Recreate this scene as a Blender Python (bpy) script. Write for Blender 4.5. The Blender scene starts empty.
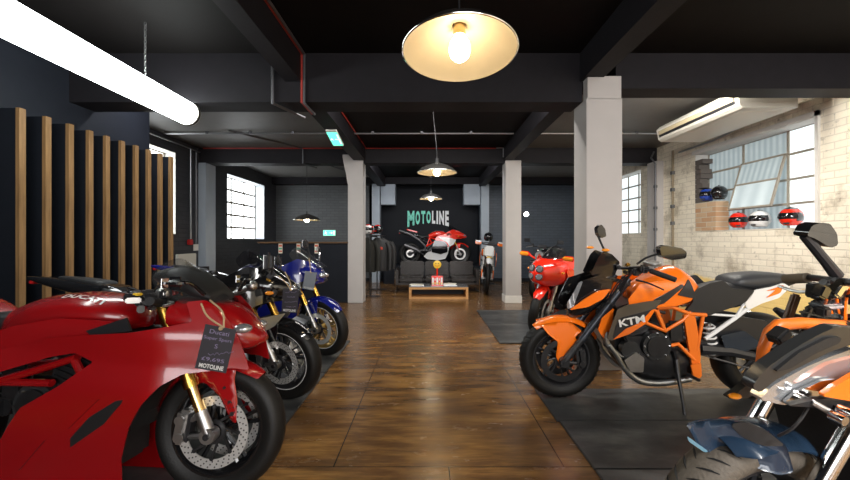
import bpy, bmesh, math, random
from mathutils import Vector, Matrix, noise
from mathutils.geometry import delaunay_2d_cdt
from mathutils.bvhtree import BVHTree
random.seed(7)
sc = bpy.context.scene
COL = sc.collection
F, CX, CY, H = 380.0, 428.0, 240.0, 1.2

# ------------------------------------------------------------------ camera
cam = bpy.data.objects.new('camera', bpy.data.cameras.new('camera'))
COL.objects.link(cam)
cam.location = (0, 0, H); cam.rotation_euler = (math.pi/2, 0, 0)
cam.data.sensor_width = 36; cam.data.lens = 36*F/850
cam.data.shift_x = -(CX-425)/850; cam.data.clip_start = .05
sc.camera = cam
# ------------------------------------------------------------------ world, exposure
w = bpy.data.worlds.new('World'); sc.world = w; w.use_nodes = True
w.node_tree.nodes['Background'].inputs[0].default_value = (.75, .85, 1, 1)
w.node_tree.nodes['Background'].inputs[1].default_value = 1.0
sc.view_settings.view_transform = 'Standard'; sc.view_settings.look = 'None'
sc.view_settings.gamma = 1; sc.view_settings.use_curve_mapping = False
sc.view_settings.exposure = 1.1
TUBE_E, BULB_E, WIN_E, REAR_E, CEIL_E, BAY_E = 7.0, 40.0, 20.0, 98.0, 150.0, 27.0

def area(name, loc, rot, sx, sy, power, col):
    l = bpy.data.lights.new(name, 'AREA'); l.shape = 'RECTANGLE'; l.size = sx; l.size_y = sy
    l.energy = power; l.color = col
    o = bpy.data.objects.new(name, l); COL.objects.link(o); o.location = loc; o.rotation_euler = rot
    return o
# both are added fill lights behind the camera, with no seen source
area('rear_fill_light', (.9, -4.1, 1.75), (math.radians(90), 0, 0), 4.4, 2.0, REAR_E, (.98, .98, 1))
area('overhead_fill_light', (2.0, -1.3, 2.8), (math.radians(12), math.radians(-28), 0), .4, 2.4, CEIL_E, (1, .97, .93))

# added fill lights brightening the middle and far bays, hidden behind the cross beams
area('bay_fill_light', (.1, 4.2, 2.9), (math.radians(35), 0, 0), 2.2, .15, BAY_E, (1, .97, .92))
area('bay_fill_light', (3.0, 4.15, 2.9), (math.radians(25), math.radians(-15), 0), 2.0, .15, BAY_E*2.2, (1, .95, .86))
area('bay_fill_light', (-2.8, 4.2, 2.9), (math.radians(25), 0, 0), 2.2, .15, BAY_E*.6, (.95, .98, 1))
area('bay_fill_light', (.1, 7.9, 2.9), (math.radians(30), 0, 0), 2.2, .15, BAY_E*.8, (.97, .98, 1))

# ------------------------------------------------------------------ materials
MATS = {}
def mat(name, col, rough=.5, metal=0, coat=0, emit=None, es=0, alpha=1, trans=0, spec=.5, bump=0, bscale=60, var=0):
    if name in MATS: return MATS[name]
    m = bpy.data.materials.new(name); m.use_nodes = True
    nt = m.node_tree; p = nt.nodes['Principled BSDF']
    c = (*col, 1)
    p.inputs['Base Color'].default_value = c
    p.inputs['Roughness'].default_value = rough; p.inputs['Metallic'].default_value = metal
    p.inputs['Coat Weight'].default_value = coat; p.inputs['Coat Roughness'].default_value = .04
    p.inputs['Specular IOR Level'].default_value = spec
    p.inputs['Transmission Weight'].default_value = trans; p.inputs['Alpha'].default_value = alpha
    if emit: p.inputs['Emission Color'].default_value = (*emit, 1); p.inputs['Emission Strength'].default_value = es
    tc = nt.nodes.new('ShaderNodeTexCoord')
    n = nt.nodes.new('ShaderNodeTexNoise'); n.inputs['Scale'].default_value = bscale; n.inputs['Detail'].default_value = 4
    nt.links.new(tc.outputs['Object'], n.inputs['Vector'])
    if bump:
        b = nt.nodes.new('ShaderNodeBump'); b.inputs['Strength'].default_value = bump; b.inputs['Distance'].default_value = .01
        nt.links.new(n.outputs['Fac'], b.inputs['Height']); nt.links.new(b.outputs['Normal'], p.inputs['Normal'])
    if var:
        r = nt.nodes.new('ShaderNodeMix'); r.data_type = 'RGBA'
        r.inputs['A'].default_value = tuple(x*(1-var) for x in col)+(1,); r.inputs['B'].default_value = tuple(min(1, x*(1+var)) for x in col)+(1,)
        nt.links.new(n.outputs['Fac'], r.inputs['Factor']); nt.links.new(r.outputs['Result'], p.inputs['Base Color'])
    MATS[name] = m
    return m

class NT:
    def __init__(s, name, rough=.6):
        s.m = bpy.data.materials.new(name); s.m.use_nodes = True; s.t = s.m.node_tree; s.p = s.t.nodes['Principled BSDF']
        s.p.inputs['Roughness'].default_value = rough; s.tc = s.n('TexCoord'); MATS[name] = s.m
    def n(s, t, **k):
        x = s.t.nodes.new('ShaderNode'+t)
        for a, b in k.items():
            if a in x.inputs: x.inputs[a].default_value = b
            else: setattr(x, a, b)
        return x
    def l(s, a, b): s.t.links.new(a, b)
    def mapping(s, scale=(1, 1, 1), loc=(0, 0, 0), src=None):
        m = s.n('Mapping'); m.inputs['Scale'].default_value = scale; m.inputs['Location'].default_value = loc
        s.l(src or s.tc.outputs['Object'], m.inputs['Vector']); return m.outputs['Vector']
    def noise(s, vec, scale, detail=4, rough=.55):
        n = s.n('TexNoise'); n.inputs['Scale'].default_value = scale; n.inputs['Detail'].default_value = detail; n.inputs['Roughness'].default_value = rough
        s.l(vec, n.inputs['Vector']); return n.outputs['Fac']
    def ramp(s, fac, stops):
        r = s.n('ValToRGB'); e = r.color_ramp.elements
        while len(e) < len(stops): e.new(.5)
        for i, (p, c) in enumerate(stops): e[i].position = p; e[i].color = (*c, 1) if len(c) == 3 else c
        s.l(fac, r.inputs['Fac']); return r.outputs['Color']
    def mix(s, fac, a, b, blend='MIX'):
        m = s.n('Mix'); m.data_type = 'RGBA'; m.blend_type = blend
        for k, v in (('Factor', fac), ('A', a), ('B', b)):
            if isinstance(v, (int, float)): m.inputs[k].default_value = v
            elif isinstance(v, tuple): m.inputs[k].default_value = (*v, 1)
            else: s.l(v, m.inputs[k])
        return m.outputs['Result']
    def bump(s, h, st=.4, dist=.01):
        b = s.n('Bump'); b.inputs['Strength'].default_value = st; b.inputs['Distance'].default_value = dist
        s.l(h, b.inputs['Height']); s.l(b.outputs['Normal'], s.p.inputs['Normal'])

def brick_mat(name, axis, c1, c2, mortar, rough=.7, dirt=None, low=None, bst=.5):
    k = NT(name, rough); geo = k.n('NewGeometry')
    sp = k.n('SeparateXYZ'); k.l(geo.outputs['Position'], sp.inputs[0]); cb = k.n('CombineXYZ')
    k.l(sp.outputs['Y' if axis == 'side' else 'X'], cb.inputs[0]); k.l(sp.outputs['Z'], cb.inputs[1])
    b = k.n('TexBrick'); k.l(cb.outputs[0], b.inputs['Vector'])
    b.inputs['Scale'].default_value = 1; b.inputs['Brick Width'].default_value = .235; b.inputs['Row Height'].default_value = .078
    b.inputs['Mortar Size'].default_value = .008; b.inputs['Mortar Smooth'].default_value = .6
    b.inputs['Color1'].default_value = (*c1, 1); b.inputs['Color2'].default_value = (*c2, 1); b.inputs['Mortar'].default_value = (*mortar, 1)
    col = b.outputs['Color']; v = geo.outputs['Position']
    if dirt:
        f = k.ramp(k.noise(v, 2.3, 7, .7), [(.50, (0, 0, 0)), (.68, (1, 1, 1))])
        col = k.mix(f, col, dirt)
        f2 = k.ramp(k.noise(v, 11, 5, .7), [(.60, (0, 0, 0)), (.72, (.8, .8, .8))])
        col = k.mix(f2, col, tuple(x*.55 for x in dirt))
    if low:   # a differently coloured lower band of the wall with a ragged edge
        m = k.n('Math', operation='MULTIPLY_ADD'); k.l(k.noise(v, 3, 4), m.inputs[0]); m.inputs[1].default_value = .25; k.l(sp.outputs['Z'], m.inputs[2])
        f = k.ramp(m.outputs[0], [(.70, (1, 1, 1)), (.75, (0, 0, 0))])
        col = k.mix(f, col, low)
    k.l(col, k.p.inputs['Base Color'])
    h = k.mix(.35, b.outputs['Fac'], k.noise(v, 30, 4))
    iv = k.n('Invert'); k.l(h, iv.inputs['Color']); k.bump(iv.outputs['Color'], bst, .012)
    return k.m

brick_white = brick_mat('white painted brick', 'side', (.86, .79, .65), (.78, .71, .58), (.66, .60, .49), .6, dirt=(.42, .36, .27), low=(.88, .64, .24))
brick_dark_side = brick_mat('dark grey brick side', 'side', (.035, .037, .045), (.045, .047, .056), (.022, .023, .028), .55)
brick_grey_back = brick_mat('grey painted brick back', 'back', (.075, .08, .085), (.09, .095, .10), (.05, .052, .056), .5)
brick_blue_back = brick_mat('slate blue brick back', 'back', (.035, .05, .072), (.045, .062, .088), (.022, .032, .048), .45)
brick_raw = brick_mat('raw tan brick', 'side', (.45, .26, .14), (.55, .42, .28), (.5, .45, .36), .8)

def floor_mat():
    k = NT('varnished plywood floor', .3); v = k.tc.outputs['Object']
    b = k.n('TexBrick'); k.l(k.mapping(loc=(.5, -.03, 0)), b.inputs['Vector'])
    b.inputs['Scale'].default_value = 1; b.inputs['Brick Width'].default_value = 1.22; b.inputs['Row Height'].default_value = 2.42
    b.offset = .5
    b.inputs['Mortar Size'].default_value = .0035; b.inputs['Mortar Smooth'].default_value = .1
    b.inputs['Color1'].default_value = (0.9, 0.9, 0.9, 1); b.inputs['Color2'].default_value = (1.0, 1.0, 1.0, 1); b.inputs['Mortar'].default_value = (.12, .1, .08, 1)
    g = k.noise(k.mapping((1.2, 5.5, 1)), 1.7, 8, .62)
    c = k.ramp(g, [(.32, (.085, .038, .012)), (.46, (.16, .074, .021)), (.58, (.29, .142, .038)), (.74, (.40, .215, .065))])
    g2 = k.noise(k.mapping((2.5, 34, 1)), 2.5, 6, .6)
    c = k.mix(k.ramp(g2, [(.4, (0, 0, 0)), (.7, (.5, .5, .5))]), c, (.06, .03, .012))
    g3 = k.ramp(k.noise(v, 1.1, 5, .6), [(.4, (0, 0, 0)), (.62, (.55, .55, .55))])
    c = k.mix(g3, c, (.11, .062, .034))
    c = k.mix(1.0, c, b.outputs['Color'], 'MULTIPLY'); k.l(c, k.p.inputs['Base Color'])
    r = k.n('MapRange'); r.inputs['To Min'].default_value = .13; r.inputs['To Max'].default_value = .36
    k.l(k.noise(k.mapping((1.5, 4, 1)), 2.2, 7, .65), r.inputs['Value']); k.l(r.outputs[0], k.p.inputs['Roughness'])
    k.p.inputs['Specular IOR Level'].default_value = .6
    h = k.mix(.5, g, b.outputs['Fac']); k.bump(g, .25, .004)
    return k.m
floor_m = floor_mat()
def grain_mat(name, dark, light, rough=.5, sc3=(30, 30, 2)):
    k = NT(name, rough); g = k.noise(k.mapping(sc3), 1.5, 6, .6)
    k.l(k.ramp(g, [(.3, dark), (.7, light)]), k.p.inputs['Base Color']); k.bump(g, .15, .003); return k.m
fin_wood = grain_mat('pale timber edge', (.16, .085, .032), (.31, .175, .068), .6)
oak = grain_mat('honey wood', (.42, .20, .06), (.62, .33, .12), .45, (3, 30, 30))
mat_rub = (lambda: None)
def rubber_tile():
    k = NT('worn dark rubber matting', .33); v = k.tc.outputs['Object']
    c = k.ramp(k.noise(k.mapping((1, 2.5, 1)), 1.6, 7, .65), [(.3, (.015, .016, .017)), (.52, (.045, .046, .047)), (.72, (.12, .12, .11))])
    k.l(c, k.p.inputs['Base Color'])
    r = k.n('MapRange'); r.inputs['To Min'].default_value = .22; r.inputs['To Max'].default_value = .6
    k.l(k.noise(v, 3, 6, .7), r.inputs['Value']); k.l(r.outputs[0], k.p.inputs['Roughness']); k.bump(k.noise(v, 40, 4), .15, .004); return k.m
rub_tile = rubber_tile()

ceil_m = mat('near black ceiling paint', (.006, .005, .005), .65, spec=.12, bump=.1, bscale=8, var=.2)
beam_m = mat('black beam paint', (.015, .0138, .0165), .6, spec=.15, bump=.1, bscale=10, var=.2)
ceil_grey = mat('charcoal ceiling paint', (.11, .105, .10), .5, bump=.1, bscale=8, var=.15)
dark_wall = mat('blue black wall paint', (.013, .015, .022), .55, spec=.2, bump=.12, bscale=6, var=.2)
black_wall = mat('black wall paint', (.008, .010, .015), .6, spec=.2, bump=.1, bscale=6, var=.2)
pillar_m = mat('warm grey pillar paint', (.44, .415, .40), .6, bump=.12, bscale=5, var=.07)
pil_blue = mat('cool grey pilaster paint', (.36, .41, .47), .6, bump=.1, bscale=6, var=.08)
white_p = mat('white plaster', (.68, .66, .62), .6, bump=.1, bscale=12, var=.06)
steel = mat('galvanised steel', (.42, .43, .44), .35, 1, var=.15)
dsteel = mat('dull grey conduit', (.16, .16, .17), .45, .8, var=.2)
red_cable = mat('red fire cable', (.35, .03, .02), .5)
chrome = mat('chrome', (.78, .78, .78), .12, 1)
alu = mat('cast aluminium', (.48, .47, .46), .38, 1, var=.15)
alu_d = mat('dark cast alloy', (.05, .05, .053), .4, .8, var=.3, bscale=30)
discm = mat('brushed disc steel', (.78, .77, .75), .38, .7, var=.1)
gold = mat('gold fork anodising', (.62, .36, .07), .25, 1)
goldrim = mat('gold wheel paint', (.50, .34, .11), .35, .8)
black_g = mat('gloss black', (.008, .008, .009), .12, coat=.8)
black_s = mat('satin black', (.016, .016, .018), .38)
black_m = mat('matt black', (.010, .010, .011), .6, bump=.1)
grey_s = mat('satin dark grey', (.024, .025, .026), .3, coat=.3)
tyre_m = mat('tyre rubber', (.008, .0075, .007), .5, spec=.3, bump=.15, bscale=120, var=.25)
tyre_d = mat('dusty tyre rubber', (.10, .085, .068), .65, spec=.3, bump=.3, bscale=90, var=.25)
groove = mat('tyre groove', (.004, .004, .004), .8)
ducati = mat('gloss red paint', (.30, .003, .005), .26, coat=.7)
red2 = mat('bright red paint', (.80, .022, .008), .2, coat=1)
orange = mat('gloss orange paint', (.90, .175, .008), .25, coat=.8)
orange_f = mat('orange powder coat', (.80, .17, .015), .35)
white_g = mat('gloss white paint', (.75, .75, .74), .22, coat=.7)
blue_g = mat('racing blue paint', (.006, .011, .17), .2, coat=1)
navy = mat('dark navy plastic', (.014, .032, .062), .25, coat=.5)
silver_g = mat('silver grey paint', (.12, .13, .14), .25, .4, coat=.8)
lens = mat('headlamp glass', (.55, .57, .6), .08, .7, coat=1)
amber = mat('amber lens', (.9, .30, .02), .2, coat=.6)
yellow = mat('yellow plastic', (.85, .55, .04), .4)
screen_m = mat('smoked screen', (.012, .012, .014), .06, coat=.3, alpha=.6)
clear_m = mat('clear screen', (.05, .05, .05), .06, coat=.3, alpha=.25)
leather = mat('black leather', (.020, .015, .012), .3, bump=.2, bscale=140)
seat_m = mat('black seat vinyl', (.010, .0105, .012), .5, bump=.15, bscale=200)
seat_g = mat('grey seat vinyl', (.032, .034, .038), .45, bump=.15, bscale=200)
brown_grip = mat('worn grip', (.16, .13, .09), .6)
chalk = mat('chalkboard tag', (.020, .018, .024), .6)
chalkw = mat('chalk lettering', (.22, .18, .30), .8)
tagw = mat('white tag lettering', (.60, .60, .58), .7)
string = mat('jute string', (.42, .30, .17), .8)
bronze = mat('bronze panel', (.10, .085, .065), .35, .4, coat=.3)
paper = mat('paper', (.62, .58, .48), .8)
papr = mat('red print', (.55, .10, .05), .7)
papg = mat('green print', (.08, .35, .22), .7)
teal = mat('teal sign paint', (.22, .85, .68), .5)
signw = mat('white sign paint', (.92, .94, .96), .5)
pane_b = mat('bright frosted pane', (.8, .84, .85), .5, emit=(.93, .98, 1), es=2.6)
bulb_m = mat('glowing bulb', (1, .85, .55), .3, emit=(1, .80, .52), es=BULB_E)
tube_m = mat('glowing tube', (1, 1, 1), .3, emit=(.93, 1, .97), es=TUBE_E)
exit_g = mat('lit green exit sign', (.1, .7, .5), .4, emit=(.12, .75, .5), es=.9)
exit_w = mat('lit exit symbol', (.9, 1, .95), .4, emit=(.8, 1, .92), es=.8)
brass_in = mat('cream shade enamel', (.27, .23, .165), .38, .25, var=.12, bscale=9)
ac_m = mat('off white plastic', (.62, .60, .54), .4)
ac_v = mat('cream vent', (.50, .42, .27), .5)
frame_m = mat('weathered window frame', (.30, .27, .22), .6, var=.15)
flood = mat('glowing floodlight', (1, 1, 1), .4, emit=(.85, .95, 1), es=25)

def pane_mat(name, base, stripe, es, scale=22):
    k = NT(name, .25)
    geo = k.n('NewGeometry'); sp = k.n('SeparateXYZ'); k.l(geo.outputs['Position'], sp.inputs[0])
    cb = k.n('CombineXYZ'); k.l(sp.outputs['Y'], cb.inputs[0])
    wv = k.n('TexWave'); wv.inputs['Scale'].default_value = scale/6.28; k.l(cb.outputs[0], wv.inputs['Vector'])
    c = k.mix(wv.outputs['Fac'], base, stripe); c = k.mix(k.noise(geo.outputs['Position'], 5, 4), c, base)
    k.l(c, k.p.inputs['Base Color']); k.l(c, k.p.inputs['Emission Color']); k.p.inputs['Emission Strength'].default_value = es
    return k.m
pane_g = pane_mat('cloudy pane over corrugated sheet', (.20, .24, .25), (.34, .39, .40), .5)
pane_m = pane_mat('hazy sash pane', (.34, .40, .42), (.50, .56, .57), .35, 8)
pane_w = pane_mat('bright reeded pane', (.80, .86, .88), (.62, .70, .72), .55)

# ------------------------------------------------------------------ mesh helper
def cat(pts, n=4, closed=False):
    P = [Vector(p) for p in pts]; out = []
    m = len(P)
    for i in range(m if closed else m-1):
        a = P[(i-1) % m] if closed or i > 0 else P[0]*2-P[1]
        b = P[i]; c = P[(i+1) % m]
        d = P[(i+2) % m] if closed or i+2 < m else c*2-b
        for k in range(n):
            t = k/n
            out.append(.5*((2*b)+(-a+c)*t+(2*a-5*b+4*c-d)*t*t+(-a+3*b-3*c+d)*t**3))
    if not closed: out.append(P[-1])
    return out

class MB:
    def __init__(s, T=None): s.bm = bmesh.new(); s.T = T or Matrix(); s.mats = []; s.side = {}; s.cur = None
    def mi(s, m):
        if m not in s.mats: s.mats.append(m)
        return s.mats.index(m)
    def v(s, p): return s.bm.verts.new(s.T @ Vector(p))
    def f(s, vs, m):
        try: fc = s.bm.faces.new(vs)
        except ValueError: return None
        fc.material_index = s.mi(m); fc.smooth = True
        if s.cur: s.side.setdefault(s.cur, []).append(fc)
        return fc
    def grid(s, rows, m, closed=False, cap=False):
        R = [[s.v(p) for p in r] for r in rows]
        for a, b in zip(R, R[1:]):
            n = len(a)
            for i in range(n if closed else n-1): s.f((a[i], a[(i+1) % n], b[(i+1) % n], b[i]), m)
        if cap:
            s.f(R[0][::-1], m); s.f(R[-1], m)
        return R
    def box(s, c, d, m, rot=None, bev=0, seg=2):
        c = Vector(c); t = bmesh.new(); bmesh.ops.create_cube(t, size=1)
        for v in t.verts: v.co = Vector((v.co.x*d[0], v.co.y*d[1], v.co.z*d[2]))
        if bev: bmesh.ops.bevel(t, geom=list(t.edges), offset=min(bev, min(d)*.45), segments=seg, affect='EDGES')
        R = rot.to_matrix().to_4x4() if rot is not None and hasattr(rot, 'to_matrix') else (rot or Matrix())
        mp = {v: s.v(c+(R @ v.co)) for v in t.verts}
        for fc in t.faces: s.f([mp[v] for v in fc.verts], m)
        t.free()
    def bx(s, x0, x1, y0, y1, z0, z1, m, bev=0): s.box(((x0+x1)/2, (y0+y1)/2, (z0+z1)/2), (abs(x1-x0), abs(y1-y0), abs(z1-z0)), m, bev=bev)
    def tube(s, pts, r, m, n=10, smooth=0, sq=None):
        P = cat(pts, smooth) if smooth else [Vector(p) for p in pts]
        rr = r if isinstance(r, (list, tuple)) else [r]*len(pts)
        if smooth:
            q = []
            for i in range(len(P)):
                t = i/smooth; a = min(int(t), len(rr)-1); b = min(a+1, len(rr)-1); q.append(rr[a]+(rr[b]-rr[a])*(t-a))
            rr = q
        rows = []; up = None
        for i, p in enumerate(P):
            d = (P[min(i+1, len(P)-1)]-P[max(i-1, 0)]).normalized()
            if up is None: up = Vector((0, 1, 0)) if abs(d.y) < .9 else Vector((0, 0, 1))
            u = (up-d*up.dot(d)).normalized(); w_ = d.cross(u); up = u
            k = 1
            if 0 < i < len(P)-1:
                d1 = (P[i]-P[i-1]).normalized(); d2 = (P[i+1]-P[i]).normalized(); k = 1/max(.5, math.cos(d1.angle(d2)/2))
            if sq: rows.append([p+(u*sq[0]*a+w_*sq[1]*b)*k for a, b in ((1, 1), (-1, 1), (-1, -1), (1, -1))])
            else: rows.append([p+(u*math.cos(2*math.pi*j/n)+w_*math.sin(2*math.pi*j/n))*rr[i] for j in range(n)])
        s.grid(rows, m, closed=True, cap=True)
    def lathe(s, prof, c, axis, m, n=40, a0=0, a1=2*math.pi, closed_prof=False):
        """prof: (radius, along)"""
        c = Vector(c); ax = Vector(axis).normalized()
        u = (Vector((0, 0, 1)) if abs(ax.z) < .9 else Vector((1, 0, 0))); u = (u-ax*u.dot(ax)).normalized(); w_ = ax.cross(u)
        full = abs(a1-a0-2*math.pi) < 1e-4; rows = []
        for j in range(n if full else n+1):
            a = a0+(a1-a0)*j/n; e = u*math.cos(a)+w_*math.sin(a)
            rows.append([c+e*r+ax*h for r, h in prof])
        if full: rows.append(rows[0])
        R = [[s.v(p) for p in r] for r in (rows[:-1] if full else rows)]
        if full: R.append(R[0])
        for a, b in zip(R, R[1:]):
            k = len(prof)
            for i in range(k if closed_prof else k-1): s.f((a[i], a[(i+1) % k], b[(i+1) % k], b[i]), m)
        if not full and closed_prof: s.f(R[0], m); s.f(R[-1][::-1], m)
    def cyl(s, c, axis, r, L, m, n=20):
        ax = Vector(axis).normalized(); c = Vector(c); s.lathe([(0.0005, -L/2), (r, -L/2), (r, L/2), (0.0005, L/2)], c, ax, m, n)
    def ball(s, c, r, m, n=14, k=9):
        c = Vector(c); r = (r, r, r) if isinstance(r, (int, float)) else r; rows = []
        for i in range(k+1):
            a = math.pi*i/k; rows.append([c+Vector((r[0]*math.sin(a)*math.cos(2*math.pi*j/n), r[1]*math.sin(a)*math.sin(2*math.pi*j/n), r[2]*math.cos(a))) for j in range(n)])
        s.grid(rows, m, closed=True)
        bmesh.ops.remove_doubles(s.bm, verts=s.bm.verts[-n*(k+1):] if False else [v for v in s.bm.verts], dist=1e-6)
    def loft(s, st, m, n=20, sub=4, e=.75):
        """st: (x, zbottom, ztop, halfwidth[, ycentre])"""
        st = [tuple(q)+(0,)*(5-len(q)) for q in st]
        A = cat([Vector((q[0], q[1], q[2])) for q in st], sub); B = cat([Vector((q[3], q[4], 0)) for q in st], sub); rows = []
        for a, b in zip(A, B):
            zc, hh, hw = (a[1]+a[2])/2, abs(a[2]-a[1])/2, max(.001, b[0]); r = []
            for j in range(n):
                t = 2*math.pi*j/n; cs, sn = math.cos(t), math.sin(t)
                r.append((a[0], b[1]+hw*math.copysign(abs(cs)**e, cs), zc+hh*math.copysign(abs(sn)**e, sn)))
            rows.append(r)
        s.grid(rows, m, closed=True, cap=True)
    def panel(s, poly, yf, m, th=.006, sp=.03, sides=(1, -1), rnd=1, axis='y'):
        P = [Vector((p[0], p[1])) for p in poly]
        for _ in range(rnd):
            q = []
            for i in range(len(P)):
                a, b = P[i], P[(i+1) % len(P)]
                k = min(.25, .007/max(1e-6, (b-a).length)) if _ == 0 else .25
                q += [a.lerp(b, k), a.lerp(b, 1-k)]
            P = q
        Q = []
        for i in range(len(P)):
            a, b = P[i], P[(i+1) % len(P)]; L = (b-a).length; k = max(1, int(L/sp))
            for j in range(k): Q.append(a.lerp(b, j/k))
        Q = [q for i, q in enumerate(Q) if (q-Q[i-1]).length > 1e-4]
        nb = len(Q)
        def inside(p):
            c = False
            for i in range(nb):
                a, b = Q[i], Q[i-1]
                if (a.y > p.y) != (b.y > p.y) and p.x < (b.x-a.x)*(p.y-a.y)/(b.y-a.y)+a.x: c = not c
            return c
        x0 = min(q.x for q in Q); x1 = max(q.x for q in Q); z0 = min(q.y for q in Q); z1 = max(q.y for q in Q)
        I = []; zz = z0+sp/2; row = 0
        while zz < z1:
            xx = x0+sp/2*(row % 2)
            while xx < x1:
                p = Vector((xx, zz))
                if inside(p) and min((p-q).length for q in Q) > sp*.45: I.append(p)
                xx += sp
            zz += sp*.87; row += 1
        V, E, Fc, _1, _2, _3 = delaunay_2d_cdt(Q+I, [], [list(range(nb))], 1, 1e-6)
        Fc = [f for f in Fc if inside((V[f[0]]+V[f[1]]+V[f[2]])/3)]
        cnt = {}
        for f in Fc:
            for i in range(len(f)):
                k = tuple(sorted((f[i], f[(i+1) % len(f)]))); cnt[k] = cnt.get(k, 0)+1
        for sd in sides:
            s.cur = sd if len(sides) == 2 else None
            def mk(p, off):
                y = yf(p.x, p.y) if callable(yf) else yf
                return s.v((p.x, sd*(y-off), p.y))
            O = [mk(p, 0) for p in V]; N = [mk(p, th) for p in V]
            for f in Fc:
                s.f([O[i] for i in f], m); s.f([N[i] for i in f][::-1], m)
            for (a, b), c in cnt.items():
                if c == 1: s.f((O[a], O[b], N[b], N[a]), m)
            s.cur = None
    def done(s, name, parent=None, base=False, sharp=35, recalc=True, split=False):
        bm = s.bm
        both = s.side and sum(len(v) for v in s.side.values()) == len(bm.faces)
        if (both or split) and parent is not None:      # a left and a right piece: two parts
            inv = s.T.inverted()
            if both: other = [f for f in s.side[-1] if f.is_valid]
            else: other = [f for f in bm.faces if (inv @ f.calc_center_median()).y < 0]
            if 0 < len(other) < len(bm.faces):
                k = MB(); k.T = Matrix(); k.mats = list(s.mats); mp = {}
                for f in other:
                    vs = []
                    for v in f.verts:
                        if v not in mp: mp[v] = k.bm.verts.new(v.co)
                        vs.append(mp[v])
                    nf = k.bm.faces.new(vs); nf.material_index = f.material_index; nf.smooth = True
                bmesh.ops.delete(bm, geom=other, context='FACES')
                k.done(name, parent, sharp=sharp, recalc=recalc)
        if recalc: bmesh.ops.recalc_face_normals(bm, faces=list(bm.faces))
        for e in bm.edges:
            if len(e.link_faces) == 2 and e.calc_face_angle(0) > math.radians(sharp): e.smooth = False
        loc = Vector((0, 0, 0))
        if parent is None and bm.verts:
            xs = [v.co for v in bm.verts]
            lo = Vector([min(c[i] for c in xs) for i in range(3)]); hi = Vector([max(c[i] for c in xs) for i in range(3)])
            loc = Vector(((lo.x+hi.x)/2, (lo.y+hi.y)/2, lo.z))
            for v in bm.verts: v.co -= loc
        me = bpy.data.meshes.new(name); bm.to_mesh(me); bm.free()
        for m in s.mats: me.materials.append(m)
        o = bpy.data.objects.new(name, me); COL.objects.link(o); o.location = loc
        if parent is not None: o.parent = parent
        return o

def tag(o, label, catg, group=None, kind=None):
    if label: o['label'] = label
    if catg: o['category'] = catg
    if group: o['group'] = group
    if kind: o['kind'] = kind
    return o
def struct(o): o['kind'] = 'structure'; return o
def empty(name, loc, rot=(0, 0, 0)):
    o = bpy.data.objects.new(name, None); COL.objects.link(o); o.location = loc; o.rotation_euler = rot; o.empty_display_size = .1
    return o
def copy_tree(o, parent=None):
    c = o.copy(); COL.objects.link(c)
    if parent is not None: c.parent = parent
    for ch in [x for x in COL.objects if x.parent == o]: copy_tree(ch, c)
    return c
def text_verts(s, size=1, bold=0.0, res=3):
    cu = bpy.data.curves.new('t', 'FONT'); cu.body = s; cu.size = size; cu.resolution_u = res; cu.offset = bold; cu.align_x = 'CENTER'
    o = bpy.data.objects.new('t', cu); COL.objects.link(o); bpy.context.view_layer.update()
    me = o.to_mesh(); V = [v.co.copy() for v in me.vertices]; Fs = [list(p.vertices) for p in me.polygons]
    o.to_mesh_clear(); bpy.data.objects.remove(o); bpy.data.curves.remove(cu)
    return V, Fs
def text_into(mb, s, M, m, wd=None, ht=None, bold=0.0, th=.001, fn=None):
    """flat lettering, centred, fitted to wd x ht, placed by M (local x right, y up, z out) or through fn"""
    V, Fs = text_verts(s, 1, bold)
    x0 = min(v.x for v in V); x1 = max(v.x for v in V); y0 = min(v.y for v in V); y1 = max(v.y for v in V)
    sx = (wd/(x1-x0)) if wd else 1; sy = (ht/(y1-y0)) if ht else sx
    P = [Vector(((v.x-(x0+x1)/2)*sx, (v.y-(y0+y1)/2)*sy, 0)) for v in V]
    if fn: Q = [fn(p) for p in P]
    else: Q = [M @ p for p in P]; 
    A = [mb.v(q) for q in Q]
    for f in Fs: mb.f([A[i] for i in f], m)

# ================================================================== STRUCTURE
XW = 4.4; CEI = 2.97; YB = 11.0
b = MB(); b.bx(-5.2, 5.2, -4.2, 13, -.1, 0, floor_m); struct(b.done('floor'))
b = MB(); b.bx(-5.2, 5.2, -4.2, 3.6, CEI, CEI+.1, ceil_m); b.bx(-1.2, 1.5, 3.6, 13, CEI, CEI+.1, ceil_m)
b.bx(-5.2, -1.2, 3.6, 13, CEI, CEI+.1, ceil_grey); b.bx(1.5, 5.2, 3.6, 13, CEI, CEI+.1, ceil_grey); struct(b.done('ceiling'))
# right wall with two openings
def wall_side(x0, x1, ys, ye, ops, m):
    b = MB(); y = ys
    for (a, c, z0, z1) in ops:
        b.bx(x0, x1, y, a, 0, CEI, m); b.bx(x0, x1, a, c, 0, z0, m); b.bx(x0, x1, a, c, z1, CEI, m); y = c
    b.bx(x0, x1, y, ye, 0, CEI, m); return b
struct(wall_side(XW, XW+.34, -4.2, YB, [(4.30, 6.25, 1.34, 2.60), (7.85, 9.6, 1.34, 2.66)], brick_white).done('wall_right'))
struct(wall_side(-XW-.3, -XW, 4.0, YB, [(5.5, 6.62, 1.3, 2.72), (8.32, 10.2, 1.22, 2.66)], brick_dark_side).done('wall_left'))
b = MB(); b.bx(-3.52, -3.4, -4.2, 4.64, 0, CEI, dark_wall); struct(b.done('wall_left'))
b = MB(); b.bx(-4.4, -3.52, 3.9, 4.0, 0, CEI, dark_wall); struct(b.done('wall_left'))
b = MB(); b.bx(-5.2, -1.5, YB, YB+.2, 0, CEI, brick_grey_back); struct(b.done('wall_back'))
b = MB(); b.bx(1.5, 5.2, YB, YB+.2, 0, CEI, brick_blue_back); struct(b.done('wall_back'))
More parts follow.
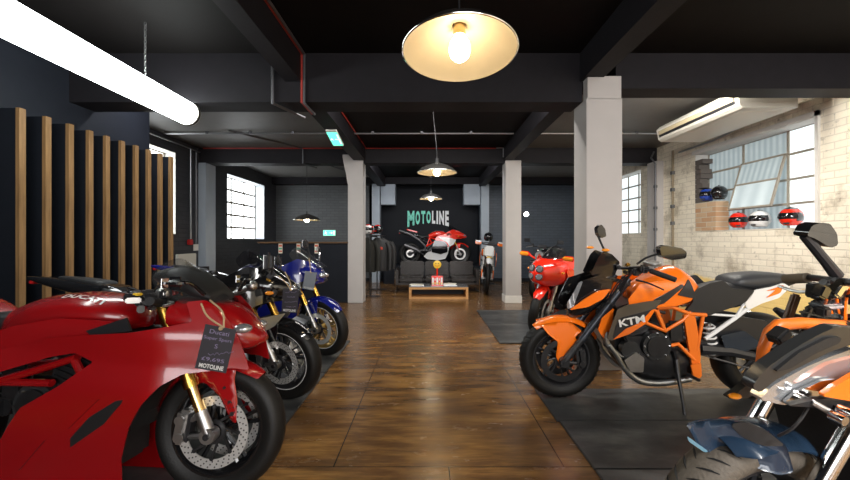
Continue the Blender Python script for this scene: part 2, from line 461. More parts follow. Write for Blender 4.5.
b = MB(); b.bx(-1.5, 1.5, 11.5, 11.7, 0, CEI, black_wall); b.bx(-1.7, -1.5, YB, 11.7, 0, CEI, black_wall); b.bx(1.5, 1.7, YB, 11.7, 0, CEI, black_wall); struct(b.done('wall_back'))
b = MB(); b.bx(-3.52, 5.2, -4.3, -4.2, 0, CEI, white_p); struct(b.done('wall_front'))
# beams
def trim(name, *boxes, m=beam_m):
    b = MB()
    for q in boxes: b.bx(*q, m)
    return struct(b.done(name))
trim('trim_1', (-3.4, 1.46, 3.6, 3.88, 2.507, CEI))
trim('trim_2', (1.78, XW, 3.6, 3.84, 2.635, CEI))
trim('trim_3', (-XW, XW, 7.3, 7.6, 2.68, CEI))
trim('trim_4', (1.44, 1.62, -4.2, 3.6, 2.70, CEI), (1.44, 1.62, 3.88, 7.3, 2.72, CEI), (1.44, 1.62, 7.6, 11, 2.72, CEI))
trim('trim_5', (-1.35, -1.2, -4.2, 3.6, 2.70, CEI), (-1.42, -1.2, 3.88, 7.3, 2.72, CEI), (-1.42, -1.2, 7.6, 11, 2.72, CEI))
trim('trim_6', (-XW, XW, 10.7, 11.0, 2.78, CEI))
# pillars
b = MB(); b.bx(1.46, 1.79, 3.5, 3.8, 0, 2.507, pillar_m, .004); b.bx(1.47, 1.78, 3.5, 3.599, 2.5, 2.71, pillar_m); struct(b.done('trim_7'))
b = MB(); b.bx(1.48, 1.78, 7.25, 7.55, 0, 2.72, pillar_m, .004); b.bx(1.47, 1.79, 7.24, 7.56, 0, .14, white_p); struct(b.done('trim_8'))
b = MB()
b.bx(-1.53, -1.24, 7.25, 7.55, 0, 2.25, pillar_m, .004)
pr = [(-1.24, 2.25), (-1.24, 2.83), (-1.63, 2.83), (-1.63, 2.78), (-1.60, 2.62), (-1.56, 2.44), (-1.53, 2.25)]
A = [b.v((x, 7.25, z)) for x, z in pr]; B_ = [b.v((x, 7.55, z)) for x, z in pr]
b.f(A, pillar_m); b.f(B_[::-1], pillar_m)
for i in range(len(pr)): b.f((A[i], A[(i+1) % 7], B_[(i+1) % 7], B_[i]), pillar_m)
struct(b.done('trim_9'))
trim('trim_10', (-XW, -4.26, 7.28, 7.62, 0, 2.68), m=pil_blue)
trim('trim_11', (4.27, XW, 7.1, 7.4, 0, 2.68), m=pillar_m)
trim('trim_12', (-1.58, -1.36, 10.7, 11.0, 0, 2.78), m=pil_blue)
trim('trim_13', (1.50, 1.72, 10.7, 11.0, 0, 2.78), m=pil_blue)
# small partition face beside the slatted wall
trim('trim_14', (-XW, XW-.001, 10.96, 10.999, 0, .1), m=black_wall)

# windows: frames with panes
def window(name, x, y0, y1, z0, z1, cols, rows, sgn, pm, skip=None):
    """vertical window in a side wall; cols = list of y, rows = list of z; pm(i,j) gives pane material"""
    fr = MB(); t = .05 if sgn < 0 else .028
    ys = [y0]+cols+[y1]; zs = [z0]+rows+[z1]
    for y in ys: fr.bx(x-.02, x+.02, y-t/2, y+t/2, z0, z1, frame_m)
    for z in zs: fr.bx(x-.018, x+.018, y0, y1, z-t/2, z+t/2, frame_m)
    o = struct(fr.done(name))
    pn = MB()
    for i in range(len(ys)-1):
        for j in range(len(zs)-1):
            pn.bx(x-.004, x+.004, ys[i]+.004, ys[i+1]-.004, zs[j]+.004, zs[j+1]-.004, pm(i, j))
    p = pn.done('window_pane', o); p.matrix_parent_inverse = Matrix.Translation(-o.location)
    return o
WX = XW+.22
w1 = window('window_1', WX, 4.32, 6.24, 1.34, 2.60, [4.86, 5.55], [1.66, 1.97, 2.29], 1, lambda i, j: pane_w if i == 0 else pane_g)
window('window_2', XW+.22, 7.86, 9.59, 1.34, 2.66, [8.3, 8.73, 9.16], [1.6, 1.87, 2.13, 2.4], 1, lambda i, j: pane_w)
window('window_3', -XW-.25, 8.33, 10.19, 1.22, 2.66, [8.95, 9.57], [1.50, 1.79, 2.08, 2.37], -1, lambda i, j: pane_b)
window('window_4', -XW-.20, 5.51, 6.61, 1.3, 2.72, [6.05], [1.65, 2.0, 2.36], -1, lambda i, j: pane_b)
# opened top hung sash in window 1
s = MB(); R = Matrix.Rotation(math.radians(-9), 4, 'Y')
s.T = Matrix.Translation((WX-.03, 5.22, 2.30)) @ Matrix.Rotation(math.radians(16), 4, 'Y')
for (a, c, d, e) in ((-.34, .34, -.012, .012), (-.34, .34, -.332, -.308), (-.34, .34, -.692, -.668)): s.bx(-.012, .012, a, c, d, e, frame_m)
for yy in (-.34, .34): s.bx(-.012, .012, yy-.012, yy+.012, -.69, .01, frame_m)
fo = struct(s.done('window_5'))
s2 = MB(s.T.copy()); s2.bx(-.003, .003, -.33, .33, -.32, 0, pane_g); s2.bx(-.003, .003, -.33, .33, -.68, -.33, pane_m)
p = s2.done('window_pane', fo); p.matrix_parent_inverse = Matrix.Translation(-fo.location)
# white reveals
def reveal(name, x0, x1, y0, y1, z0, z1, m):
    b = MB(); t = .006
    b.bx(x0, x1, y0, y0+t, z0, z1, m); b.bx(x0, x1, y1-t, y1, z0, z1, m); b.bx(x0, x1, y0, y1, z0, z0+t, m); b.bx(x0, x1, y0, y1, z1-t, z1, m)
    return struct(b.done(name))
reveal('trim_15', XW-.004, XW+.2, 4.301, 6.249, 1.341, 2.599, white_p)
reveal('trim_16', XW-.004, XW+.2, 7.851, 9.599, 1.341, 2.659, white_p)
reveal('trim_17', -XW-.23, -XW+.004, 8.321, 10.199, 1.221, 2.659, mat('pale grey reveal', (.55, .58, .62), .6))
reveal('trim_18', -XW-.18, -XW+.004, 5.501, 6.619, 1.301, 2.719, white_p)
trim('trim_19', (XW-.03, XW, 4.26, 4.30, 1.3, 2.66), (XW-.03, XW, 4.26, 6.3, 2.60, 2.66), m=white_p)
# brick pier on the far half of the sill
b = MB(); b.bx(XW-.01, XW+.19, 5.80, 6.24, 1.347, 1.80, brick_raw)
struct(b.done('trim_20'))
b = MB()
random.seed(3)
for i in range(9): b.bx(XW-.012, XW+.1+random.random()*.08, 6.16-random.random()*.10, 6.241, 1.802+i*.078, 1.874+i*.078, mat('broken dark brick', (.10, .085, .075), .8, bump=.4, bscale=30))
struct(b.done('trim_21'))

# ================================================================== FINS ON THE LEFT WALL
fin_g = 'black timber fins with bare wooden edges on the left wall'
words = ['nearest the camera, at the left border', 'second from the left border', 'third from the left border', 'fourth from the left border', 'fifth from the left border', 'sixth from the left border',
         'just before the three at the window', 'nearest of three before the window', 'middle of three before the window', 'farthest of all fins']
for i, y in enumerate([2.79+.0, 3.0, 3.205, 3.41, 3.61, 3.80, 3.99, 4.18, 4.37, 4.56, 4.75][1:]):
    r = empty('timber_fin', (-3.3, y, 0))
    tag(r, 'black timber fin with bare wood edge, '+words[i], 'wall fin', fin_g)
    b = MB(); b.bx(-.098, .07, -.024, .024, 0, 2.235, black_wall); b.done('fin_board', r)
    b = MB(); b.bx(.07, .10, -.0245, .0245, 0, 2.238, fin_wood); b.done('bare_edge', r)['label'] = 'bare timber edge strip'

# ================================================================== MATS
def mats_row(name, x0, x1, rows, labels):
    for i, (ya, yb) in enumerate(rows):
        b = MB(); b.bx(x0+random.uniform(-.012, .012), x1, ya+.003, yb-.003, 0, .014, rub_tile, .004)
        tag(b.done(name), labels[i], 'mat', 'rubber floor mats under the motorcycles')
mats_row('rubber_mat', .86, 4.3, [(.9, 1.44), (1.44, 1.97), (1.97, 2.5), (2.5, 3.04)],
         ['dark rubber floor mat below the frame under the nearest orange motorcycle', 'dark rubber floor mat under the navy mudguard in the bottom right corner', 'dark rubber floor mat between the two orange motorcycles', 'dark rubber floor mat directly under the orange naked motorcycle'])
mats_row('rubber_mat', .82, 4.2, [(4.38, 5.4), (5.4, 6.45)], ['dark rubber mat under front wheel of bright red motorcycle by the pillar', 'dark rubber mat behind the bright red motorcycle by the pillar'])
mats_row('rubber_mat', -3.1, -.92, [(1.2, 2.3), (2.3, 3.4), (3.4, 4.5)], ['dark rubber mat under the big red motorcycle at bottom left', 'dark rubber mat under the black and silver sports motorcycle', 'dark rubber mat under the blue sports motorcycle by the counter'])

# ================================================================== LAMPS
def pendant(name, x, y, z, D, tilt, label, cordx=0):
    r = empty(name, (x, y, z), (tilt[0], tilt[1], 0)); tag(r, label, 'pendant lamp', 'dish pendant lamps')
    R = D/2; b = MB()
    prof = [(R, 0), (R*.97, .012), (R*.8, .05), (R*.55, .085), (R*.3, .105), (R*.14, .118), (.03, .125)]
    b.lathe(prof, (0, 0, 0), (0, 0, 1), brass_in, 56)
    b.lathe([(q+.003, h+.005) for q, h in prof], (0, 0, 0), (0, 0, 1), mat('pewter shade outside', (.20, .19, .18), .25, .9), 56)
    b.lathe([(R*1.0, -.003), (R+.006, 0), (R+.003, .006)], (0, 0, 0), (0, 0, 1), chrome, 56)
    b.done('shade', r, recalc=False)
    b = MB(); b.cyl((0, 0, .10), (0, 0, 1), .028, .05, mat('brass lamp socket', (.35, .25, .12), .3, 1)); b.cyl((0, 0, .15), (0, 0, 1), .022, .07, black_s); b.done('lamp_socket', r)
    b = MB(); k = D/.5; b.lathe([(.0005, -.052*k), (.022*k, -.048*k), (.04*k, -.03*k), (.047*k, -.003*k), (.042*k, .028*k), (.026*k, .055*k), (.018*k, .075)], (0, 0, .012), (0, 0, 1), bulb_m, 24); b.done('bulb', r)
    b = MB(); up = Matrix.Rotation(-tilt[0], 3, 'X')
    inv = (Matrix.Rotation(tilt[0], 3, 'X') if True else None).inverted()
    top = inv @ Vector((cordx, 0, CEI-z-.02)); b.tube([(0, 0, .18), (0, 0, .26), top], .004, black_s, 6); b.cyl(tuple(top), tuple(inv @ Vector((0, 0, 1))), .04, .03, black_s); b.done('cord', r)
    return r
pendant('pendant_lamp', .14, 1.68, 2.03, .50, (math.radians(-6), 0), 'large dish pendant lamp glowing at the top centre, nearest the camera')
pendant('pendant_lamp', .115, 4.87, 2.06, .50, (0, 0), 'middle dish pendant lamp hanging above the aisle', -.06)
pendant('pendant_lamp', .065, 8.26, 2.09, .50, (0, 0), 'smallest aisle pendant lamp hanging just above the wall lettering')
pendant('pendant_lamp', -2.55, 8.0, 1.62, .55, (0, 0), 'low dish pendant lamp hanging over the bar counter beside the left window')
# tube light
r = empty('tube_light', (-2.30, 2.46, 2.41)); tag(r, 'long glowing white tube light hung on chains at upper left', 'tube light')
b = MB(); b.lathe([(.0005, -1.2), (.105, -1.2), (.108, -1.18), (.108, 1.14), (.105, 1.16), (.0005, 1.16)], (0, 0, 0), (0, 1, 0), tube_m, 32); b.done('diffuser_tube', r)
b = MB(); b.lathe([(.1085, 1.16), (.113, 1.165), (.113, 1.20), (.1085, 1.205), (.09, 1.21), (.0005, 1.21)], (0, 0, 0), (0, 1, 0), ac_m, 32)
b.done('end_cap', r); b = MB()
b.lathe([(.0005, -1.24), (.113, -1.24), (.113, -1.2), (.1085, -1.2)], (0, 0, 0), (0, 1, 0), ac_m, 32); b.done('end_cap', r); b = MB()
b.lathe([(.1135, 1.17), (.116, 1.175), (.116, 1.19), (.1135, 1.195)], (0, 0, 0), (0, 1, 0), black_s, 32); b.done('cap_ring', r)
def chain(parent, y):
    b = MB(); z = .115
    i = 0
    while z < CEI-2.41-.01:
        L = .03; R_ = .008
        pts = [(R_*math.cos(a) if i % 2 else 0, y+(0 if i % 2 else R_*math.cos(a)), z+L/2+L/2*math.sin(a)) for a in [k*math.pi/4 for k in range(8)]]
        pts.append(pts[0]); b.tube(pts, .0034, steel, 5); z += L*.82; i += 1
    b.tube([(0, y, .105), (0, y, .13)], .005, steel, 6); b.done('chain', parent)
chain(r, .63); chain(r, -.75)

# ================================================================== CONDUITS
def pipe(name, pts, rad, m, label, clips=None, group='conduits and cables along ceiling and walls', cat_='conduit'):
    b = MB(); b.tube(pts, rad, m, 8)
    if clips:
        for c in clips: b.box(c, (rad*3, rad*3, rad*3), dsteel, bev=.002)
    return tag(b.done(name), label, cat_, group)
zc = 2.95
pipe('conduit', [(-4.3, 6.2, zc-.01), (1.4, 6.2, zc-.01)], .015, steel, 'long galvanised conduit crossing the ceiling before the far beam, left of right pillars', [(x, 6.2, zc) for x in (-3.6, -2.9, -2.2, -1.6, -.9, -.1, .7)])
pipe('conduit', [(1.64, 6.2, zc-.01), (4.3, 6.2, zc-.01)], .015, steel, 'galvanised conduit on the ceiling behind the near pillar towards the air conditioner', [(2.5, 6.2, zc), (3.4, 6.2, zc)])
pipe('red_cable', [(-4.3, 7.27, 2.955), (1.3, 7.27, 2.955)], .012, red_cable, 'long red fire cable running along the top of the far beam', cat_='cable')
pipe('red_cable', [(-1.19, -.5, 2.955), (-1.19, 3.58, 2.955), (-1.19, 3.58, 2.495), (-1.19, 3.9, 2.495)], .010, red_cable, 'red fire cable bending down round the near beam beside left ceiling beam', cat_='cable')
pipe('conduit', [(-1.165, -.5, 2.95), (-1.165, 3.575, 2.95), (-1.165, 3.575, 2.49), (-1.165, 3.9, 2.49)], .012, dsteel, 'grey conduit beside the bent red cable on the near beam')
pipe('conduit', [(-1.46, 3.57, 2.93), (-1.46, 3.57, 2.485), (-1.3, 4.0, 2.485)], .016, dsteel, 'short dark conduit drop on the near beam, left of the red cable')
pipe('red_cable', [(-1.18, 4.0, 2.95), (-1.18, 7.2, 2.95)], .009, red_cable, 'red fire cable along the left ceiling beam past the exit sign', cat_='cable')
pipe('conduit', [(-4.32, 4.3, 2.86), (-4.32, 7.2, 2.86)], .012, steel, 'galvanised conduit along the top of the left wall')
pipe('conduit', [(-4.34, 6.95, 2.86), (-4.34, 6.95, 1.22)], .014, steel, 'upright pale conduit down the left wall to the red call point')
pipe('conduit', [(-4.36, 7.15, 2.86), (-4.36, 7.15, 1.12)], .016, dsteel, 'upright dark conduit left of the blue grey pilaster')
pipe('conduit', [(4.25, 7.15, 2.86), (4.18, 7.12, 2.74), (4.25, 7.1, 2.62), (4.25, 7.1, .3)], .017, dsteel, 'upright dark conduit on right pilaster with curved top', [(4.25, 7.1, z) for z in (2.2, 1.8, 1.4, 1.0)])
pipe('conduit', [(4.38, 6.8, 2.8), (4.38, 6.8, .3)], .02, mat('brown conduit', (.22, .17, .10), .5), 'upright brown conduit on the right brick wall beside the pilaster', [(4.38, 6.8, z) for z in (2.4, 2.1, 1.8, 1.5)])
pipe('conduit', [(1.3, 7.22, 2.95), (1.43, 7.22, 2.95), (1.43, 7.22, 2.78), (1.55, 7.22, 2.78)], .011, steel, 'small stepped conduit at the top of the far right pillar')
pipe('red_cable', [(.9, 7.61, 2.96), (.9, 7.61, 2.70), (.6, 9.0, 2.955)], .010, red_cable, 'short red cable drop behind the far beam near the right pillar', cat_='cable')
pipe('conduit', [(-2.6, 8.0, 2.95), (-2.0, 9.9, 2.95), (-2.0, 10.95, 2.86), (-2.0, 10.95, 1.75)], .014, dsteel, 'dark conduit dropping to the exit sign above the counter')
pipe('conduit', [(-3.2, 6.1, 2.955), (-2.4, 7.28, 2.955), (-2.4, 7.28, 2.66), (-2.25, 7.7, 2.66)], .014, dsteel, 'dark conduit stepping over the far beam in the left bay')
pipe('air_pipe', [(3.98, 4.1, 2.80), (4.2, 4.0, 2.82), (4.38, 3.9, 2.76), (4.38, 3.6, 2.74)], .022, black_s, 'black insulated pipe bending from the air conditioner to the wall', cat_='pipe')
pipe('air_pipe', [(3.9, 4.25, 2.84), (4.2, 4.4, 2.80), (4.36, 5.8, 2.72), (4.36, 6.6, 2.72)], .016, steel, 'pale pipe running from the air conditioner along the window head', cat_='pipe')
pipe('smoke_detector', [(-.10, 4.6, 2.969), (-.10, 4.6, 2.945)], .05, white_p, 'small white round smoke detector on ceiling over the aisle', group='ceiling detectors', cat_='detector')

# ================================================================== AIR CONDITIONER
r = empty('air_conditioner', (3.69, 4.86, 2.64)); tag(r, 'long off white ceiling air conditioner above the brick window', 'air conditioner')
b = MB()
pr = [(-.26, 0), (.33, 0), (.33, .22), (-.28, .22), (-.33, .17), (-.30, .03)]
A = [b.v((x, -.73, z)) for x, z in pr]; B_ = [b.v((x, .73, z)) for x, z in pr]; b.f(A, ac_m); b.f(B_, ac_m)
for i in range(6): b.f((A[i], A[(i+1) % 6], B_[(i+1) % 6], B_[i]), ac_m)
b.bx(-.2, .28, -.6, .6, -.004, .002, ac_m, .002)
b.done('casing', r)
b = MB()
ra = Matrix.Rotation(math.atan2(.03, .14), 4, 'Y')
b.box((-.319, 0, .10), (.012, 1.36, .085), black_s, rot=Matrix.Rotation(-.21, 4, 'Y')); b.done('vent_slot', r)
b = MB(); b.box((-.329, 0, .112), (.012, 1.34, .05), ac_v, rot=Matrix.Rotation(-.21, 4, 'Y'), bev=.004); b.done('vent_louvre', r)['label'] = 'cream louvre'

# ================================================================== SIGN LETTERING
r = empty('wall_lettering', (.04, 11.47, 1.62)); tag(r, 'MOTOLINE lettering in teal and white on the black back wall', 'sign')
def letters(s, x0, x1, m, nm, z0=0, z1=.46):
    wd = (x1-x0)/len(s)
    b = MB()
    for i, ch in enumerate(s):
        V, Fs = text_verts(ch, 1, .05)
        a0 = min(v.x for v in V); a1 = max(v.x for v in V); c0 = min(v.y for v in V); c1 = max(v.y for v in V)
        lw = LW[ch]*1.0; xl = letters.x; letters.x += lw+.034
        def fn(v):
            x = xl+(v.x-a0)/(a1-a0)*lw; t = (v.y-c0)/(c1-c0)
            lo = z0-.10*((x-.0)/.62)**2*1.0+.08; return Vector((x, 0, lo+t*(z1-lo)))
        for yy in (0, .025):
            A = [b.v(fn(v)+Vector((0, yy, 0))) for v in V]
            for f in Fs: b.f([A[j] for j in f], m)
            if yy == 0: A0 = A
        E = {}
        for f in Fs:
            for k in range(len(f)):
                key = tuple(sorted((f[k], f[(k+1) % len(f)]))); E[key] = E.get(key, 0)+1
        for (p_, q_), c in E.items():
            if c == 1: b.f((A0[p_], A0[q_], A[q_], A[p_]), m)
    return b.done(nm, r)
LW = {'M': .21, 'O': .135, 'T': .125, 'L': .10, 'I': .05, 'N': .145, 'E': .11}
letters.x = -.66
letters('MOTO', 0, 0, teal, 'teal_letters'); letters('LINE', 0, 0, signw, 'white_letters')

# exit signs
def exit_sign(loc, rz, wd, ht, label, rx=0):
    r = empty('exit_sign', loc, (rx, 0, rz)); tag(r, label, 'sign', 'green exit signs')
    b = MB(); b.box((0, 0, ht/2), (wd, .03, ht), white_p, bev=.004); b.done('sign_body', r)
    b = MB(); b.box((0, -.017, ht/2), (wd*.94, .006, ht*.86), exit_g); b.done('lit_face', r)
    b = MB()
    x = -wd*.28; z = ht/2; k = min(ht/.16, wd/.30)
    b.box((x, -.022, z+.045*k), (.018*k, .003, .018*k), exit_w, bev=.004); b.tube([(x-.012*k, -.022, z+.025*k), (x, -.022, z), (x+.02*k, -.022, z-.03*k), (x+.03*k, -.022, z-.055*k)], .006*k, exit_w, 5)
    b.tube([(x, -.022, z), (x-.03*k, -.022, z-.03*k), (x-.05*k, -.022, z-.03*k)], .006*k, exit_w, 5); b.tube([(x-.03*k, -.022, z+.01*k), (x-.01*k, -.022, z+.022*k), (x+.03*k, -.022, z+.005*k)], .005*k, exit_w, 5)
    b.tube([(wd*.02, -.022, z), (wd*.2, -.022, z)], .006*k, exit_w, 5); b.panel([(wd*.18, z+.03*k), (wd*.28, z), (wd*.18, z-.03*k)], -.0245, exit_w, .002, .05, sides=(1,), rnd=0)
    b.box((wd*.39, -.022, z), (wd*.1, .003, ht*.6), exit_w)
    b.done('running_figure', r)
    return r
exit_sign((-2.85, 10.984, 1.32), 0, .36, .17, 'green exit sign low on the grey wall above the bar counter')
exit_sign((-1.32, 5.62, 2.60), 0, .15, .46, 'green exit sign light hung flat under the left ceiling beam', math.radians(78))

# boxes by the rear columns
b = MB(); b.bx(-1.34, -.93, 10.75, 11.1, 2.20, 2.82, pil_blue, .005); tag(b.done('wall_box'), 'pale grey boxing left of the MOTOLINE lettering, under the ceiling', 'boxing')
b = MB(); b.bx(1.02, 1.48, 10.75, 11.1, 2.20, 2.82, pil_blue, .005); tag(b.done('wall_box'), 'pale grey boxing right of the MOTOLINE lettering, under the ceiling', 'boxing')
# floodlight
r = empty('floodlight', (2.67, 10.3, 1.90)); tag(r, 'small bright white floodlight glowing on the blue wall between pillars', 'floodlight')
b = MB(); b.box((0, .05, 0), (.2, .06, .15), black_s, bev=.01); b.tube([(0, .07, 0), (0, .71, .04)], .012, black_s); b.done('housing', r)
b = MB(); b.lathe([(.0005, 0), (.05, 0), (.06, .02)], (0, 0, 0), (0, 1, 0), flood, 20); b.done('lamp_face', r)
# call point and notices on left wall
b = MB(); b.box((-4.35, 6.95, 1.16), (.06, .10, .10), mat('red call point', (.45, .02, .02), .4), bev=.01); tag(b.done('fire_call_point'), 'red fire call point box on the left wall below the pale conduit', 'call point')
b = MB(); b.box((-4.385, 7.18, 1.06), (.02, .13, .12), white_p); tag(b.done('wall_notice'), 'small white notice beside the blue grey pilaster', 'notice')
b = MB(); b.box((-4.2, 6.6, .84), (.05, .5, .24), ac_m, bev=.006); b.bx(-4.4, -4.0, 6.3, 6.95, 0, .72, black_s); tag(b.done('storage_cabinet'), 'dark low cabinet with a pale panel against the left wall', 'cabinet')

# ================================================================== BAR COUNTER
r = empty('bar_counter', (-2.38, 7.45, 0)); tag(r, 'black bar counter with a thin wooden top left of pillar', 'counter')
b = MB(); b.bx(-.84, .85, -.18, .3, 0, 1.135, black_wall, .004); b.done('counter_body', r)
b = MB(); b.bx(-.87, .86, -.22, .32, 1.137, 1.165, grain_mat('dark counter wood', (.07, .035, .015), (.14, .075, .03), .4, (3, 30, 30)), .004); b.done('counter_top', r)
for i, (x, lb) in enumerate(((-2.82, 'left'), (-2.475, 'middle'), (-2.13, 'right'))):
    b = MB(); b.box((x, 7.264, 1.04), (.075, .004, .19), paper)
    b.box((x, 7.2605, 1.09), (.06, .002, .03), papr); b.box((x, 7.2605, 1.035), (.06, .002, .03), papg); b.box((x, 7.2605, .985), (.06, .002, .028), papr)
    tag(b.done('flyer'), lb+' one of three narrow coloured flyers on the counter front', 'flyer', 'flyers taped on the counter front')

# ================================================================== SOFA, TABLE, STAND
r = empty('sofa', (.21, 8.95, 0)); tag(r, 'black tufted leather sofa with chrome frame under the display motorcycle', 'sofa')
def cushion(c, d, name, tufts):
    b = MB(); nx, nz = 24, 12; rows = []
    b.box(c, d, leather, bev=.035, seg=3)
    for i in range(tufts[0]):
        for j in range(tufts[1]):
            px_ = c[0]-d[0]/2+d[0]*(i+.5)/tufts[0]
            if d[1] < d[2]:
                pz = c[2]-d[2]/2+d[2]*(j+.5)/tufts[1]; b.box((px_, c[1]-d[1]/2-.004, pz), (d[0]/tufts[0]*.86, .024, d[2]/tufts[1]*.86), leather, bev=.011)
            else:
                py_ = c[1]-d[1]/2+d[1]*(j+.5)/tufts[1]; b.box((px_, py_, c[2]+d[2]/2+.003), (d[0]/tufts[0]*.86, d[1]/tufts[1]*.86, .022), leather, bev=.01)
    return b.done(name, r)
for i in range(3):
    x = -.59+i*.59
    cushion((x, .26, .50), (.57, .15, .38), 'back_cushion', (5, 4)); cushion((x, -.08, .30), (.57, .55, .13), 'seat_cushion', (5, 4))
for x in (-.93, .93): b = MB(); b.box((x, 0, .36), (.09, .7, .36), leather, bev=.03); b.done('arm_rest', r)
b = MB(); b.box((0, .02, .20), (1.86, .66, .05), leather, bev=.01)
b.done('sofa_base', r)
for x in (-.96, .96):
    b = MB(); b.tube([(x, -.34, .012), (x, -.34, .46), (x, .33, .46), (x, .33, .012), (x, -.34, .012)], .011, chrome, 8); b.done('leg', r)
r = empty('coffee_table', (.215, 7.92, 0)); tag(r, 'low honey wood box coffee table before the sofa', 'table')
b = MB(); b.bx(-.6, .6, -.25, .25, .0, .045, oak, .003); b.bx(-.6, .6, -.25, .25, .20, .245, oak, .003); b.bx(-.6, -.55, -.25, .25, .045, .20, oak); b.bx(.55, .6, -.25, .25, .045, .20, oak)
b.done('table_frame', r)
b = MB(); b.bx(-.6, .6, -.25, .25, .246, .262, silver_g, .003); b.done('table_top', r)
b = MB(); b.bx(-.56, .56, .2, .24, .035, .21, black_m); b.done('back_panel', r)
for i, (x, y, dz, a, lb) in enumerate(((-.22, 7.85, 0, .1, 'bottom magazine of the small pile at the left end of coffee table'), (-.24, 7.86, .012, -.15, 'top magazine of the pile at the left end of coffee table'), (.45, 7.84, 0, .2, 'single pale magazine flat on the right of the coffee table'), (.46, 7.99, .012, -.2, 'white magazine lying across the right hand magazine on the coffee table'))):
    b = MB(); b.box((x, y, .269+dz), (.26, .19, .01), paper if i % 2 else signw, rot=Matrix.Rotation(a, 4, 'Z')); tag(b.done('magazine'), lb, 'magazine', 'magazines on the coffee table')
r = empty('sweet_stand', (.19, 7.85, .263)); tag(r, 'red sweet stand topped by round yellow smiling face on coffee table', 'stand')
b = MB()
for i in range(5):
    for j in range(2): b.box((-.09+i*.045, -.06+j*.12, .09), (.036, .03, .15), red2 if (i+j) % 2 else white_g, bev=.004)
b.box((0, 0, .01), (.24, .17, .02), red2, bev=.004); b.box((0, 0, .12), (.235, .10, .16), red2, bev=.006)
for i in range(5): b.box((-.09+i*.045, -.077, .05), (.02, .004, .04), yellow); b.box((-.09+i*.045, -.077, .13), (.02, .004, .04), white_g)
b.done('rack', r)
b = MB(); b.tube([(0, 0, .15), (0, 0, .4)], .018, red2, 8); b.done('post', r)
b = MB(); b.lathe([(.0005, -.018), (.07, -.018), (.083, -.01), (.083, .01), (.07, .018), (.0005, .018)], (0, 0, .43), (0, 1, 0), yellow, 28); sm = b.done('round_head', r)
b = MB(); b.ball((-.028, -.02, .455), .01, black_s, 8, 6); b.ball((.028, -.02, .455), .01, black_s, 8, 6); b.tube([(-.04, -.021, .42), (-.02, -.021, .40), (.02, -.021, .40), (.04, -.021, .42)], .006, mat('orange print', (.7, .2, .02), .5), 6); b.done('smile', sm)
b = MB(); b.bx(-1.2, 1.45, 10.3, 11.2, 0, .505, black_wall, .005); tag(b.done('display_plinth'), 'black plinth behind the sofa carrying the display motorcycle', 'plinth')

# ================================================================== HELMETS
def helmet(name, loc, rz, shell, visor, label, s=1.0, stripe=None, group='helmets by the right window'):
    r = empty(name, loc, (0, 0, rz)); r.scale = (s, s, s); tag(r, label, 'helmet', group)
    b = MB(); rows = []
    n, k = 24, 14
    for i in range(k+1):
        a = math.pi*.80*i/k; row = []
        for j in range(n):
            t = 2*math.pi*j/n; rr = math.sin(a)**.9 if a > 0 else 0; cx_ = math.cos(t)
            x = .145*rr*cx_*(1.0 if cx_ < 0 else 1.02+.10*max(0, (a-1.6))); y = .12*rr*math.sin(t); z = .135+.125*math.cos(a)*1.02
            row.append((x, y, max(.0, z)))
        rows.append(row)
    R = b.grid(rows, shell, closed=True)
    b.bm.normal_update()
    for f in b.bm.faces:
        c = f.calc_center_median()
        if stripe and (abs(c.y) > .085 and .09 < c.z < .16 or c.z > .235): f.material_index = b.mi(stripe)
        if c.z < .035: f.material_index = b.mi(black_s)
    b.done('shell', r)
    b = MB(); rows = []
    for z, ex in ((.108, 0), (.125, .004), (.15, .005), (.172, .003), (.188, 0)):
        zz = (z-.135)/.1275; a = math.acos(max(-1, min(1, zz))); rr = math.sin(a)**.9
        rows.append([((.1475*1.02+ex)*rr*math.cos(t), (.122+ex)*rr*math.sin(t), z) for t in [math.radians(q) for q in range(-78, 79, 12)]])
    b.grid(rows, visor); b.done('visor', r)
    b = MB(); b.box((.145, 0, .055), (.02, .06, .02), black_s, bev=.005); b.box((0, 0, .262), (.09, .03, .012), black_s, bev=.004); b.done('vent', r)
    return r
blue_h = mat('blue helmet paint', (.02, .06, .35), .2, coat=.8)
helmet('helmet', (4.50, 6.12, 1.803), math.radians(-150), blue_h, black_g, 'blue and black helmet on the brick pier at the window, left one', .9, black_g)
helmet('helmet', (4.50, 5.87, 1.803), math.radians(-140), black_g, black_g, 'black and grey helmet on the brick pier beside the blue one', .9, silver_g)
helmet('helmet', (4.49, 5.50, 1.35), math.radians(-130), red2, black_g, 'red helmet at the left end of the window sill', .95, None)
helmet('helmet', (4.49, 5.14, 1.35), math.radians(-160), white_g, black_g, 'white helmet with black visor on the window sill between red ones', .95, None)
helmet('helmet', (4.49, 4.70, 1.35), math.radians(-150), red2, black_g, 'red and black helmet at the right end of the window sill', .98, black_g)

